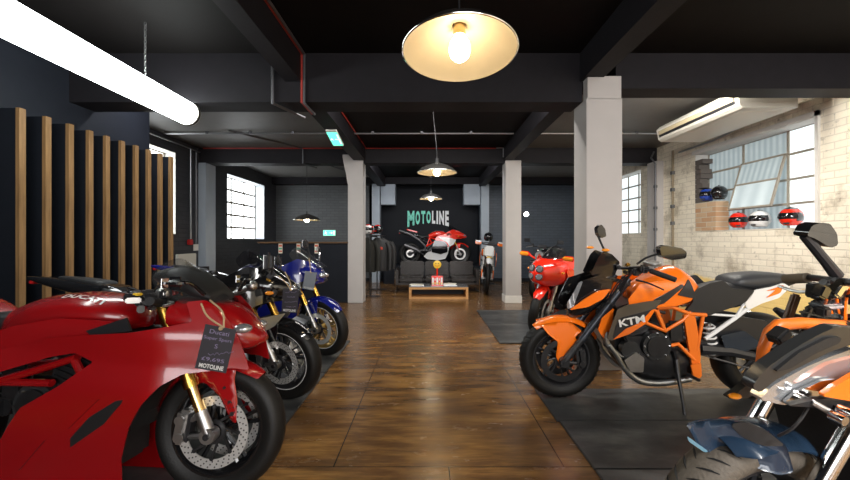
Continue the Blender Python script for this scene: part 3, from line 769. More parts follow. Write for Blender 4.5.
# ================================================================== MOTORCYCLES
# local frame of a motorcycle: x forward, y to its left, z up, origin on the ground under the front axle
def sstep(a, b, x):
    t = max(0, min(1, (x-a)/(b-a))); return t*t*(3-2*t)
class Bike:
    def __init__(s, x0, y0, head, lean, steer, label, z0=0.018, rake=24, name='motorcycle', group=None):
        s.r = empty(name, (x0, y0, z0)); s.r.rotation_mode = 'XYZ'
        M = Matrix.Translation((x0, y0, z0)) @ Matrix.Rotation(math.radians(head), 4, 'Z') @ Matrix.Rotation(math.radians(-lean), 4, 'X')
        s.r.matrix_world = M; s.M = M; tag(s.r, label, 'motorcycle', group)
        a0 = Vector((.10, 0, 0)); ax = Vector((-math.sin(math.radians(rake)), 0, math.cos(math.radians(rake))))
        s.S = Matrix.Translation(a0) @ Matrix.Rotation(math.radians(steer), 4, ax) @ Matrix.Translation(-a0)
        s.rake = rake
    def pt(s, px, py, y=0, st=False):
        Mi = (s.M @ s.S if st else s.M).inverted()
        o = Mi @ Vector((0, 0, H)); d = Mi.to_3x3() @ Vector(((px-CX)/F, 1, -(py-CY)/F))
        if callable(y):
            yy = y(-.5, .6)
            for _ in range(8):
                t = (yy-o.y)/d.y; p = o+d*t; yy = .5*yy+.5*y(p.x, p.z)
            return (p.x, p.z)
        t = (y-o.y)/d.y; p = o+d*t
        return (p.x, p.z)
    def poly(s, pts, y=0, st=False): return [s.pt(a, b, y, st) for a, b in pts]
    def p3(s, pts, y=0, st=False):
        out = []
        for q in pts:
            yy = q[2] if len(q) > 2 else y; x, z = s.pt(q[0], q[1], yy, st); out.append((x, yy, z))
        return out
    def mb(s, st=False): return MB(s.S.copy() if st else None)
    def wheel(s, name, c, R, W, rim_m, st=False, spokes=5, discs=(.07, -.07), dr=.16, holes=False, tread=False, stripe=None, tm=None, carrier=None, twin=True, dm=None):
        x, z = c; w_ = W/2; ro = .216; tm = tm or tyre_m
        b = s.mb(st); C_ = (x, 0, z)
        b.lathe([(ro-.014, -w_*.70), (ro+.006, -w_*.74), (ro+.006, -w_*.66), (ro-.016, -w_*.5), (ro-.03, 0), (ro-.016, w_*.5), (ro+.006, w_*.66), (ro+.006, w_*.74), (ro-.014, w_*.70), (ro-.024, w_*.5), (ro-.042, 0), (ro-.024, -w_*.5)], C_, (0, 1, 0), rim_m, 56, closed_prof=True)
        b.cyl(C_, (0, 1, 0), .04, W*.9, rim_m); b.cyl(C_, (0, 1, 0), .013, .25, alu)
        for k in range(spokes):
            a = 2*math.pi*k/spokes+.3
            for da in ((-.13, .13) if twin else (0,)):
                p0 = (x+.03*math.cos(a), 0, z+.03*math.sin(a)); p1 = (x+(ro-.03)*math.cos(a+da), 0, z+(ro-.03)*math.sin(a+da))
                pm_ = tuple((p0[i]+p1[i])/2 for i in range(3))
                b.tube([p0, pm_, p1], [.016, .010, .012], rim_m, 6)
        o = b.done(name, s.r)
        b = s.mb(st)
        prof = [(ro-.004, -w_*.72), (ro+.012, -w_*.86), (ro+.035, -w_*1.0), (R-.028, -w_*.92), (R-.010, -w_*.62), (R-.002, -w_*.3), (R, 0), (R-.002, w_*.3), (R-.010, w_*.62), (R-.028, w_*.92), (ro+.035, w_*1.0), (ro+.012, w_*.86), (ro-.004, w_*.72)]
        b.lathe(prof, C_, (0, 1, 0), tm, 72)
        if tread:
            n = 44
            for k in range(n):
                for sg in (-1, 1):
                    a = 2*math.pi*(k+.5*(sg > 0))/n; P = []
                    for u in (.12, .35, .58, .80):
                        yy = sg*w_*u; rr = R-.0005-.028*max(0, (u-.3))**1.6*1.9; aa = a+u*.16
                        P.append((x+rr*math.cos(aa), yy, z+rr*math.sin(aa)))
                    b.tube(P, [.0008, .0032, .0036, .001], groove, 4)
        t = b.done('tyre', o, sharp=60)
        if stripe:
            b = s.mb(st)
            for sg in (-1, 1): b.lathe([(ro+.0062, sg*w_*.66), (ro+.0075, sg*w_*.745), (ro-.0045, sg*w_*.755), (ro-.006, sg*w_*.70)], C_, (0, 1, 0), stripe, 56, closed_prof=True)
            b.done('rim_stripe', o)
        for yy in discs:
            b = s.mb(st); b.lathe([(dr, -.0025), (dr, .0025), (dr-.042, .0025), (dr-.042, -.0025)], (x, yy, z), (0, 1, 0), dm or discm, 56, closed_prof=True)
            if holes:
                for k in range(30):
                    for q, rr in enumerate((dr-.008, dr-.020, dr-.032)):
                        a = 2*math.pi*(k+.33*q)/30; b.cyl((x+rr*math.cos(a), yy, z+rr*math.sin(a)), (0, 1, 0), .0036, .0065, black_m, 7)
            for k in range(8):
                a = 2*math.pi*k/8; b.cyl((x+(dr-.045)*math.cos(a), yy, z+(dr-.045)*math.sin(a)), (0, 1, 0), .010, .010, carrier or chrome, 10)
                b.tube([(x+(dr-.05)*math.cos(a), yy, z+(dr-.05)*math.sin(a)), (x+.05*math.cos(a+.35), yy*.9, z+.05*math.sin(a+.35))], .006, carrier or black_s, 5)
            b.lathe([(.035, -.004), (.055, -.004), (.055, .004), (.035, .004)], (x, yy*.92, z), (0, 1, 0), carrier or black_s, 28, closed_prof=True)
            b.done('brake_disc', o)
        return o
    def fork(s, bot, top, gap=.10, up_m=gold, lo_m=chrome, ru=.027, rl=.021, k=.42, usd=True, cal=None, foot=alu, y_=(1, -1), calx=-.09):
        """bot/top (x,z)"""
        for sg in y_:
            B_ = Vector((bot[0], sg*gap, bot[1])); T_ = Vector((top[0], sg*gap, top[1])); m = B_.lerp(T_, k)
            b = s.mb(True); b.tube([m, T_], ru, up_m, 16); b.tube([B_.lerp(T_, k-.02), B_.lerp(T_, k+.03)], ru+.004, up_m, 16); o = b.done('fork_leg', s.r)
            b = s.mb(True); b.tube([B_.lerp(T_, .08), m], rl, lo_m, 14); b.done('fork_tube', o)
            b = s.mb(True); d = (T_-B_).normalized()
            b.cyl((bot[0], sg*(gap+.0), bot[1]), (0, 1, 0), .034, .05, foot, 18); b.tube([B_, B_.lerp(T_, .17)], [.028, .026], foot, 12)
            b.cyl((bot[0], sg*(gap+.028), bot[1]), (0, 1, 0), .014, .012, black_s, 12)
            if cal:
                c0 = Vector((bot[0]-.0, 0, bot[1]))+Vector((-math.cos(math.radians(15)), 0, math.sin(math.radians(15))))*.125
                b.tube([B_.lerp(T_, .15), (c0.x+.03, sg*gap, c0.z+.03)], [.016, .014], foot, 8); b.tube([B_, (c0.x+.02, sg*gap, c0.z-.04)], [.018, .012], foot, 8)
            b.done('fork_foot', o)
            if cal:
                b = s.mb(True); R = Matrix.Rotation(math.radians(8), 4, 'Y')
                b.box((c0.x-.005, sg*(gap-.015), c0.z), (.058, .075, .15), cal, rot=R, bev=.016)
                for dz in (-.04, .035): b.cyl((c0.x-.005, sg*(gap+.022), c0.z+dz), (0, 1, 0), .021, .012, cal, 14)
                b.box((c0.x+.028, sg*(gap-.01), c0.z), (.02, .05, .12), black_s, rot=R, bev=.004)
                b.done('brake_caliper', s.r)
        b = s.mb(True)
        T_ = Vector((top[0], 0, top[1])); d = (Vector((bot[0], 0, bot[1]))-T_).normalized(); q = T_+d*.20
        b.box(q, (.07, gap*2+.075, .035), black_s, rot=Matrix.Rotation(math.radians(-s.rake), 4, 'Y'), bev=.012)
        b.box(T_+d*.02, (.06, gap*2+.07, .022), black_s, rot=Matrix.Rotation(math.radians(-s.rake), 4, 'Y'), bev=.008)
        for sg in (1, -1): b.cyl(T_+Vector((0, sg*gap, 0))-d*.006, d, .024, .03, up_m, 14)
        b.done('fork_yoke', s.r)
    def mudguard(s, c, R, W, a0, a1, m, flaps=None, gap=.02, crown=.03, name='mudguard', st=True, flap_y=None, fs=(1, -1)):
        x, z = c; b = s.mb(st); rows = []; n = 22
        for k in range(n+1):
            a = math.radians(a0+(a1-a0)*k/n); row = []
            e = min(1, min(k, n-k)/4+.35)
            for j in range(9):
                u = -1+j/4; rr = R+gap-crown*u*u; row.append((x+rr*math.cos(a), W/2*u*(.35+.65*e), z+rr*math.sin(a)))
            rows.append(row)
        b.grid(rows, m)
        rows2 = [[(p[0]-(p[0]-x)/R*.004, p[1], p[2]-(p[2]-z)/R*.004) for p in r] for r in rows]; b.grid(rows2, m)
        if flaps: b.panel(flaps, flap_y or W/2+.004, m, .005, .025, sides=fs)
        return b.done(name, s.r, recalc=False)
    def tank(s, st, m, name='fuel_tank', e=.72):
        b = MB(); b.loft(st, m, 28, 6, e); return b.done(name, s.r, sharp=60)
    def block(s, name, st, m, e=.6, st_=False):
        b = s.mb(st_); b.loft(st, m, 20, 4, e); return b.done(name, s.r, sharp=50)
    def engine(s, x=-.62, z=.42, w=.30, m=alu_d, cover=grey_s, side=1):
        b = MB(); b.box((x, 0, z-.04), (.42, w*.8, .24), m, bev=.05); b.box((x+.10, 0, z+.15), (.22, w*.85, .24), m, rot=Matrix.Rotation(math.radians(20), 4, 'Y'), bev=.03)
        for k in range(6): b.box((x+.13, 0, z+.06+k*.03), (.25, w*.92, .008), m, rot=Matrix.Rotation(math.radians(20), 4, 'Y'))
        for sg in (1, -1):
            b.cyl((x-.05, sg*w*.42, z-.03), (0, 1, 0), .10, .06, cover, 28); b.cyl((x-.05, sg*(w*.42+.035), z-.03), (0, 1, 0), .075, .012, m, 24)
            b.cyl((x+.13, sg*w*.40, z-.06), (0, 1, 0), .065, .05, cover, 24)
            for k in range(8): a = k*math.pi/4; b.cyl((x-.05+.09*math.cos(a), sg*(w*.42+.034), z-.03+.09*math.sin(a)), (0, 1, 0), .006, .01, chrome, 6)
            b.box((x-.2, sg*w*.36, z+.06), (.12, .05, .16), m, bev=.02)
            b.tube([(x+.2, sg*.1, z+.2), (x+.05, sg*.16, z+.24), (x-.12, sg*.13, z+.2)], .012, black_s, 8, 4)
        return b.done('engine', s.r)
    def swingarm(s, wb, m=black_s, r=.03):
        b = MB()
        for sg in (1, -1):
            b.tube([(-wb+.50, sg*.10, .40), (-wb+.30, sg*.12, .39), (-wb-.05, sg*.13, .315)], [.045, .038, .026], m, 8, sq=(.5, 1) and None)
            b.box((-wb-.02, sg*.13, .315), (.11, .03, .06), m, bev=.01)
        b.cyl((-wb+.50, 0, .40), (0, 1, 0), .04, .24, m); b.box((-wb+.38, 0, .40), (.05, .2, .07), m, bev=.015)
        o = b.done('swingarm', s.r)
        b = MB(); b.lathe([(.095, -.003), (.10, .003), (.08, .003), (.08, -.003)], (-wb, .10, .315), (0, 1, 0), dsteel, 30, closed_prof=True)
        for zz in (.315+.098, .315-.098): b.tube([(-wb, .10, zz), (-wb+.49, .10, .40+(zz-.315)*.45)], .007, dsteel, 6)
        b.done('chain_drive', s.r)
        return o
    def bars(s, head, wd=.36, drop=0, back=.12, grip=black_m, bar=black_s, levers=True, up=0, clocks=True, clip=True):
        x, z = head
        for sg in (1, -1):
            b = s.mb(True); e = Vector((x-back, sg*wd, z-drop)); i0 = Vector((x, sg*(.10 if clip else 0), z+up)); m_ = Vector((x-.01, sg*.17, z+up*.9-drop*.2)) if not clip else i0.lerp(e, .25)
            b.tube([i0, m_, e], .012, bar, 10, 3)
            if clip: b.cyl(i0, (0, 0, 1), .034, .03, bar, 16)
            o = b.done('handlebar', s.r)
            b = s.mb(True); a = i0.lerp(e, .58) if clip else m_.lerp(e, .42); b.tube([a, e, e+(e-a).normalized()*.012], [.017, .017, .019], grip, 12); b.done('grip', o)
            d = (e-a).normalized(); b = s.mb(True)
            b.box(a-d*.03, (.045, .05, .04), black_s, bev=.01); b.box(a-d*.035+Vector((.0, 0, .035)), (.03, .03, .045), black_s, bev=.008)
            if levers: b.tube([a-d*.03+Vector((.03, 0, 0)), a+Vector((.065, 0, -.005)), e+Vector((.055, 0, -.02))], [.009, .007, .006], alu if levers == 1 else black_s, 6, 3)
            b.done('lever', o)
        b = s.mb(True)
        if clocks: b.box((x+.09, 0, z+.05), (.03, .17, .09), black_s, rot=Matrix.Rotation(math.radians(-35), 4, 'Y'), bev=.012); b.box((x+.073, 0, z+.055), (.008, .13, .06), grey_s, rot=Matrix.Rotation(math.radians(-35), 4, 'Y'))
        for k in range(4): b.tube([(x-.0, (-1)**k*.08, z), (x+.06+.02*k, (-1)**k*.11, z-.03), (x+.04, (-1)**k*.05, z-.22)], .005, black_s, 6, 4)
        b.box((x-.02, .07, z+.04), (.04, .05, .035), grey_s, bev=.008); b.done('controls', s.r)
    def mirror(s, base, head, sz=(.03, .15, .09), m=black_g, st=False, rot=0, arm=.007):
        b = s.mb(st); B_ = Vector(base); Hd = Vector(head); mid = B_.lerp(Hd, .6)+Vector((.01, 0, .02)); b.tube([B_, mid, Hd], [arm*1.3, arm, arm], m, 8, 3); o = b.done('mirror', s.r)
        b = s.mb(st); b.box(Hd, sz, m, rot=Matrix.Rotation(math.radians(rot), 4, 'X'), bev=min(sz)*.6, seg=3); b.done('mirror_head', o)
        b = s.mb(st); b.box(Hd+Vector((-sz[0]/2-.001, 0, 0)), (.003, sz[1]*.8, sz[2]*.72), chrome, rot=Matrix.Rotation(math.radians(rot), 4, 'X'), bev=.001); b.done('mirror_glass', o)
        return o
    def screen(s, st, m, name='windscreen'):
        """st rows: (x, z, halfwidth, back, drop)"""
        b = MB()
        for off in (0, .004):
            rows = []
            for q in cat([Vector((a[0], a[1], a[2])) for a in st], 4): rows.append(q)
            bd = cat([Vector((a[3], a[4], 0)) for a in st], 4); G = []
            for q, d in zip(rows, bd):
                G.append([(q.x-d.x*abs(u)**2.2-off*.7, q.z*u, q.y-d.y*abs(u)**2.2-off*.7) for u in [-1+k/8 for k in range(17)]])
            b.grid(G, m)
        return b.done(name, s.r, recalc=False, sharp=80)
    def tagboard(s, p, wd, ht, lines, tilt=0, logo='MOTOLINE', yaw=0, name='price_tag', label='', strings=None, m=chalk):
        """price tag hung from the motorcycle: a thing of its own, facing the aisle. p = world top centre"""
        r = empty(name, p, (0, 0, yaw)); tag(r, label, 'price tag', 'price tags hanging on motorcycles')
        R = Matrix.Rotation(tilt, 4, 'Y'); b = MB(R); b.bx(-wd/2, wd/2, 0, .003, -ht, 0, m); b.done('tag_board', r)
        Tm = R @ Matrix(((1, 0, 0, 0), (0, 0, -1, -.0008), (0, 1, 0, 0), (0, 0, 0, 1)))
        b = MB(); n = len(lines)
        for i, (t, wf) in enumerate(lines):
          zz = -ht*(.13+.68*i/max(1, n-1)*.92)
          if t is None:      # illegible handwriting
            q = random.Random(i*7+n); P = [(-wd*wf/2+wd*wf*k/16, -.001, zz+q.uniform(-.5, .5)*ht*.07) for k in range(17)]; b.tube(P, wd*.007, chalkw, 4)
          else: text_into(b, t, Tm @ Matrix.Translation((0, zz, 0)), chalkw, wd*wf, ht*.095, bold=.0)
        if n: b.done('chalk_writing', r)
        else: b.bm.free()
        b = MB(); text_into(b, logo, Tm @ Matrix.Translation((0, -ht*.91, 0)), tagw, wd*.78, ht*.10, bold=.03); b.done('tag_logo', r)
        if strings:
            b = MB()
            for q in strings: b.tube([Vector(k)-Vector(p) for k in q], .0035, string, 6, 4)
            b.ball((0, -.003, -.005), .008, string, 8, 6); b.done('tag_string', r)
        return r

def wp(px, py, d): return Vector(((px-CX)*d/F, d, H-(py-CY)*d/F))

def sportbike(B, col, col2, wb=1.40, tank_m=None, wheel_m=black_s, gold_f=True, fmud=None, accents=(), scrn=screen_m, tailm=None, holes=False, stripe=None, mir=True, lamps=None, tread=False, details=True, cal=alu, headl=True, under=None, discs=(.07, -.07), nose_k=1.0):
    nk = lambda x: x if x < -.1 else -.1+(x+.1)*nose_k
    tank_m = tank_m or col; tailm = tailm or col
    B.wheel('front_wheel', (0, .30), .30, .12, wheel_m, st=True, holes=holes, stripe=stripe, tread=tread, discs=discs)
    B.wheel('rear_wheel', (-wb, .315), .315, .19, wheel_m, discs=(-.08,), dr=.11)
    B.fork((.0, .30), (-.272, .91), up_m=gold if gold_f else alu, lo_m=alu, cal=cal)
    B.mudguard((0, .30), .30, .13, 150, 38, fmud or col, flaps=[(-.13, .56), (.02, .60), (.0, .50), (-.02, .36), (-.06, .34), (-.10, .44)], flap_y=.068)
    yf = lambda x, z: (.235-.165*sstep(-.30, .15, x))*(1-.30*sstep(.50, .14, z))*(1-.12*sstep(.80, 1.0, z))
    up = [(.15, .80), (.08, .87), (-.06, .95), (-.22, .985), (-.33, .93), (-.48, .85), (-.66, .79), (-.70, .70), (-.56, .60), (-.42, .52), (-.33, .50), (-.27, .66), (-.12, .725), (.04, .735)]
    lo = [(-.30, .60), (-.50, .60), (-.58, .54), (-.66, .42), (-.90, .36), (-1.02, .24), (-.92, .16), (-.62, .13), (-.42, .17), (-.35, .32)]
    up = [(nk(x), z) for x, z in up]
    b = MB(); b.panel(up, lambda x, z: yf(-.1+(x+.1)/nose_k if x > -.1 else x, z), col, .006, .035); o = b.done('upper_fairing', B.r, sharp=60)
    b = MB(); b.panel(lo, lambda x, z: yf(x, z)-.008, col2, .006, .035); b.done('belly_fairing', B.r, sharp=60)
    for nm, pl, m, off in accents: b = MB(); b.panel(pl, lambda x, z: yf(x, z)+off, m, .004, .03); b.done(nm, B.r, sharp=60)
    # nose
    b = MB(); b.loft([(nk(.19), .775, .80, .01), (nk(.15), .745, .85, .07), (nk(.06), .735, .90, .13), (nk(-.05), .735, .94, .18), (-.18, .76, .95, .205), (-.24, .84, .93, .20)], col, 24, 5, .8); nose = b.done('nose_cowl', B.r, sharp=60)
    if headl:
        for sg in (1, -1):
            b = MB(); b.ball((nk(.105), sg*.072, .82), (.05, .042, .030), lens if headl is True else headl, 16, 10); b.done('headlamp', nose)
    b = MB(); b.box((nk(.165), 0, .775), (.05, .07, .035), black_s, bev=.01); b.done('air_intake', nose)
    B.screen([(.03, .905, .13, .10, .02), (-.06, .975, .15, .10, .05), (-.16, 1.045, .155, .10, .08), (-.25, 1.10, .13, .07, .07), (-.28, 1.112, .07, .02, .02)], scrn)
    B.tank([(-.36, .80, .83, .06), (-.40, .78, .90, .11), (-.50, .78, .945, .155), (-.62, .78, .95, .17), (-.75, .76, .93, .16), (-.86, .74, .87, .11), (-.92, .74, .80, .07)], tank_m)
    b = MB(); b.cyl((-.52, 0, .952), (0, 0, 1), .035, .012, alu_d, 20); b.done('filler_cap', B.r)
    B.block('seat', [(-.84, .76, .80, .08), (-.90, .76, .83, .12), (-1.05, .76, .815, .14), (-1.18, .78, .86, .13), (-1.22, .80, .87, .10)], seat_m)
    B.block('tail_unit', [(-1.02, .70, .79, .12), (-1.15, .74, .86, .13), (-1.3, .78, .885, .115), (-1.5, .83, .915, .08), (-1.66, .88, .93, .045), (-1.74, .905, .93, .02)], tailm)
    B.block('passenger_pad', [(-1.20, .86, .87, .05), (-1.24, .85, .895, .09), (-1.4, .87, .92, .08), (-1.52, .89, .93, .05)], seat_m)
    b = MB(); b.box((-1.70, 0, .89), (.03, .07, .025), mat('red tail lens', (.5, .01, .01), .2, coat=.6), bev=.006); b.done('tail_lamp', B.r)
    B.engine(-.66, .42); B.swingarm(wb, alu_d if not gold_f else black_s)
    b = MB()
    for sg in (1, -1): b.tube([(-.30, sg*.06, .80), (-.45, sg*.16, .72), (-.75, sg*.165, .60), (-.92, sg*.12, .42)], [.03, .034, .034, .03], alu_d, 10, 4)
    b.done('frame', B.r, split=True)
    b = MB()
    for sg in (1, -1): b.tube([(-.9, sg*.1, .62), (-1.3, sg*.08, .82)], .012, black_s, 8)
    b.done('subframe', B.r, split=True)
    b = MB(); b.tube([(-.5, -.08, .30), (-.8, -.10, .20), (-1.05, -.15, .30), (-1.15, -.17, .38)], .025, alu_d, 10, 4); b.tube([(-1.12, -.17, .35), (-1.2, -.17, .42), (-1.55, -.18, .56)], [.03, .055, .055], dsteel, 16); b.done('exhaust', B.r)
    b = MB(); b.tube([(-.80, .13, .30), (-.86, .24, .15), (-.88, .30, .012)], [.014, .011, .016], black_s, 8); b.done('sidestand', B.r)
    for sg in (1, -1): b = MB(); b.tube([(-1.0, sg*.13, .42), (-1.02, sg*.24, .41)], .011, alu, 8); b.box((-.98, sg*.15, .46), (.03, .008, .12), alu_d, bev=.003); b.done('footpeg', B.r)
    B.bars((-.262, .885), .33, .03, .10, levers=1)
    if mir:
        for sg in (1, -1): B.mirror((-.02, sg*.13, .94), (-.10, sg*.32, 1.07), m=black_g)
    for sg in (1, -1): b = MB(); b.ball((-.06, sg*.235, .80), (.03, .018, .014), amber, 10, 7); b.done('indicator', B.r)

# ---------------------------------------------------------------- A: big red sports motorcycle, bottom left
A = Bike(-.98, 1.78, -4, 4, 4, 'large glossy red sports motorcycle filling the bottom left corner')
def yfA(x, z):
    cr = .80-.10*(x+.5)            # crease line running back along the upper fairing
    y = (.252-.15*sstep(-.20, .24, x))*(1-.34*sstep(.50, .05, z))
    y -= .30*max(0, z-cr)+.10*max(0, min(.14, cr-z))-.05*sstep(.10, .26, cr-z)*.5
    return y+.012*math.sin(5*x+4*z)*sstep(.25, .6, z)
nyA = lambda x, z: -yfA(x, z)
A.wheel('front_wheel', (0, .30), .30, .12, black_g, st=True, holes=True, stripe=None, carrier=alu_d, tm=tyre_m)
A.wheel('rear_wheel', (-1.48, .315), .315, .18, black_s, discs=(-.08,), dr=.12)
A.fork((.0, .30), (-.272, .91), up_m=gold, lo_m=mat('polished gold slider', (.60, .42, .18), .18, 1), cal=alu, ru=.030, rl=.024, k=.36, foot=alu)
fl = A.poly([(176, 372), (205, 368), (236, 369), (234, 380), (237, 400), (236, 424), (231, 421), (219, 396), (205, 383), (188, 384)], -.075, True)
A.mudguard((0, .30), .30, .135, 165, 52, ducati, flaps=fl, flap_y=.073)
b = A.mb(True)
for q in ((224, 388), (229, 402)):
    x, z = A.pt(q[0], q[1], -.078, True); b.cyl((x, -.076, z), (0, 1, 0), .006, .008, black_s, 10)
b.done('mudguard_bolts', A.r)
main = [(-90, 372), (0, 350), (45, 338), (88, 335), (129, 333), (160, 328), (192, 322), (186, 302), (205, 300), (222, 311), (238, 338), (249, 370), (232, 368), (210, 371), (183, 374), (160, 386), (141, 405), (128, 428), (120, 460), (116, 520), (80, 570), (0, 580), (-120, 560), (-160, 500), (-60, 480), (-20, 465), (0, 440), (20, 408), (60, 385), (93, 362), (75, 353), (50, 357), (0, 372), (-60, 392)]
b = MB(); b.panel(A.poly(main, nyA), yfA, ducati, .006, .03, sides=(-1, 1)); fa = b.done('side_fairing', A.r, sharp=60)
b = MB(); b.panel(A.poly([(123, 400), (121, 404), (104, 424), (71, 447), (71, 438), (90, 417), (116, 401)], nyA), lambda x, z: yfA(x, z)+.004, black_m, .006, .03, sides=(-1, 1), rnd=0); b.done('fairing_vent', fa)
b = MB(); b.panel(A.poly([(20, 452), (60, 425), (88, 402), (100, 399), (70, 428), (46, 440), (20, 470), (0, 480), (0, 468)], nyA), lambda x, z: yfA(x, z)+.010, ducati, .010, .03, sides=(-1, 1), rnd=0); b.done('fairing_rib', fa)
A.tank([(-.40, .76, .81, .05), (-.43, .75, .86, .10), (-.49, .74, .895, .14), (-.59, .73, .92, .17), (-.71, .72, .927, .175), (-.85, .70, .91, .165), (-.99, .68, .865, .13), (-1.09, .68, .81, .09)], ducati, e=.8)
# tank side cover between tank and fairing
b = MB(); b.panel(A.poly([(-40, 345), (20, 325), (60, 318), (100, 320), (124, 322), (126, 330), (88, 336), (45, 341), (0, 353), (-60, 368)], -.20), lambda x, z: .195+.03*sstep(.88, .78, z), ducati, .006, .03); b.done('tank_side_cover', A.r, sharp=60)
b = MB(); b.panel(A.poly([(86, 331), (126, 318), (131, 331), (92, 336)], -.236), .238, black_s, .01, .03, rnd=0); b.done('tank_vent', A.r)
tk = [o for o in COL.objects if o.parent == A.r and o.name.startswith('fuel_tank')][0]
bv = BVHTree.FromPolygons([v.co for v in tk.data.vertices], [tuple(p.vertices) for p in tk.data.polygons])
def on_tank(p):
    x, y = -.62+p.x, -.118+p.y
    h = bv.ray_cast(Vector((x, y, 2)), Vector((0, 0, -1))); z = h[0].z if h[0] else .92
    return (x, y, z+.006)
b = MB(); text_into(b, 'DUCATI', None, white_g, .20, .030, bold=.03, fn=on_tank); b.done('tank_lettering', A.r)
A.block('seat', [(-.95, .76, .80, .08), (-1.02, .74, .83, .12), (-1.2, .74, .82, .15), (-1.35, .78, .86, .14)], seat_m)
A.block('tail_unit', [(-1.15, .70, .79, .12), (-1.3, .76, .88, .13), (-1.5, .84, .93, .10), (-1.75, .91, .96, .04)], ducati)
A.engine(-.72, .46, .34)
b = MB()
for sg in (1, -1):
    for pa in (((-40, 392), (30, 372), (78, 357)), ((-60, 384), (0, 382), (52, 383)), ((74, 358), (84, 378)), ((-60, 384), (-20, 430), (-60, 470))):
        P = [(x, sg*.185, z) for x, z in A.poly(pa, -.185)]; b.tube(P, .017, ducati, 10)
b.done('frame', A.r, split=True)
b = MB(); b.box((-.42, 0, .52), (.05, .34, .36), black_m, rot=Matrix.Rotation(math.radians(-20), 4, 'Y'), bev=.01); b.box((-.62, 0, .70), (.55, .28, .10), black_m, bev=.02); b.bx(-.74, -.44, -.13, .13, .12, .62, black_m, .03); b.bx(-.46, -.34, -.15, .15, .30, .70, black_m, .02); b.done('radiator', A.r)
A.swingarm(1.48, alu_d)
b = MB(); b.loft([(.20, .70, .73, .03), (.14, .67, .80, .09), (.05, .67, .87, .13), (-.06, .70, .90, .17), (-.16, .76, .91, .19)], ducati, 24, 5, .8); ns = b.done('nose_cowl', A.r, sharp=60)
for sg in (1, -1): b = MB(); b.ball((.12, sg*.07, .77), (.05, .04, .025), lens, 14, 9); b.done('headlamp', ns)
A.screen([(.02, .885, .12, .10, .02), (-.05, .955, .145, .10, .05), (-.13, 1.02, .15, .10, .07), (-.21, 1.075, .13, .07, .06), (-.25, 1.095, .07, .02, .02)], clear_m)
# instrument hood and controls
A.block('instrument_hood', [(-.02, .89, .93, .10), (-.10, .90, 1.00, .12), (-.20, .93, 1.055, .115), (-.30, .97, 1.04, .09), (-.34, .99, 1.01, .05)], black_m, e=.8)
A.bars((-.23, .885), .25, -.015, -.03, levers=1, clocks=False)
for sg in (1, -1):
    b = MB(); b.ball((-.22, sg*.13, .93), (.035, .03, .03), alu, 12, 8); b.done('fluid_reservoir', A.r)
b = MB()
rnd = random.Random(5)
for k in range(16):
    x = -.20-rnd.random()*.22; y = -.04-rnd.random()*.17; z = .86+rnd.random()*.07
    b.box((x, y, z), (.02+rnd.random()*.04, .02+rnd.random()*.03, .015+rnd.random()*.02), (black_s, alu, grey_s, black_s, red2)[k % 5], rot=Matrix.Rotation(rnd.random()*3, 4, 'Z'), bev=.005)
for k in range(6): b.tube([(-.20-.03*k, -.20+.02*k, .88), (-.28-.02*k, -.15, .92+.005*k), (-.34, -.05, .85)], .005, black_s if k % 2 else alu_d, 6, 4)
b.box((-.31, -.17, .93), (.03, .03, .012), yellow, bev=.004); b.done('switchgear', A.r)
for sg in (1, -1): A.mirror((-.02, sg*.14, .93), (-.06, sg*.27, .985), (.09, .05, .055), m=black_g)
A.tagboard(wp(221, 327, 1.44), .113, .168, (('Ducati', .62), ('Super Sport', .9), ('S', .1), (None, .8), ('£9,695', .72)), tilt=math.radians(-13)*-1,
           yaw=math.radians(8), label='dark chalkboard price tag with string on the large red motorcycle', strings=[[wp(202, 303, 1.43), wp(207, 316, 1.41), wp(221, 328, 1.384)], [wp(212, 300, 1.47), wp(221, 312, 1.41), wp(221, 328, 1.384)]])

# ---------------------------------------------------------------- black and silver sports motorcycle
K = Bike(-1.06, 2.81, 7, 4, -25, 'black and silver sports motorcycle between the red and the blue ones')
nyK = lambda x, z: -((.235-.165*sstep(-.30, .15, x))*(1-.30*sstep(.50, .14, z)))
sportbike(K, black_g, black_g, nose_k=.7, tank_m=black_g, fmud=black_g, tailm=black_g, stripe=white_g, holes=True, wheel_m=black_s, mir=False,
          accents=(('side_panel', K.poly([(215, 338), (232, 329), (262, 318), (286, 313), (275, 326), (262, 333), (240, 338), (222, 345)], nyK), silver_g, .006),
                   ('nose_panel', K.poly([(283, 327), (296, 316), (308, 320), (300, 329), (288, 331)], nyK), silver_g, .006)))
K.mirror((-.06, -.18, .93), K.p3([(269, 262)], -.27)[0], (.05, .09, .13), black_s)
K.mirror((-.10, .20, .93), (-.14, .30, 1.03), (.04, .10, .10), black_s)
b = MB(); P = K.p3([(221, 300), (236, 293), (252, 286)], -.27); b.tube(P, [.017, .019, .021], alu, 12); b.ball(P[2], .038, alu, 12, 8); b.done('bar_clamp', K.r)
b = MB()
for k in range(14):
    x, z = K.pt(252+rnd.random()*24, 272+rnd.random()*24, -.15); b.box((x, -.1-rnd.random()*.1, z), (.03+rnd.random()*.03, .03, .02+rnd.random()*.03), (black_s, gold, grey_s, alu_d)[k % 4], rot=Matrix.Rotation(rnd.random()*3, 4, 'Y'), bev=.005)
b.done('switchgear', K.r)
K.tagboard(wp(291, 289, 2.5), .105, .155, ((None, .7), (None, .5), (None, .8), (None, .6)), tilt=math.radians(4), label='dark chalkboard price tag on the black and silver motorcycle',
           strings=[[wp(279, 276, 2.55), wp(286, 283, 2.52), wp(291, 290, 2.5)], [wp(285, 272, 2.6), wp(290, 282, 2.52), wp(291, 290, 2.5)]])

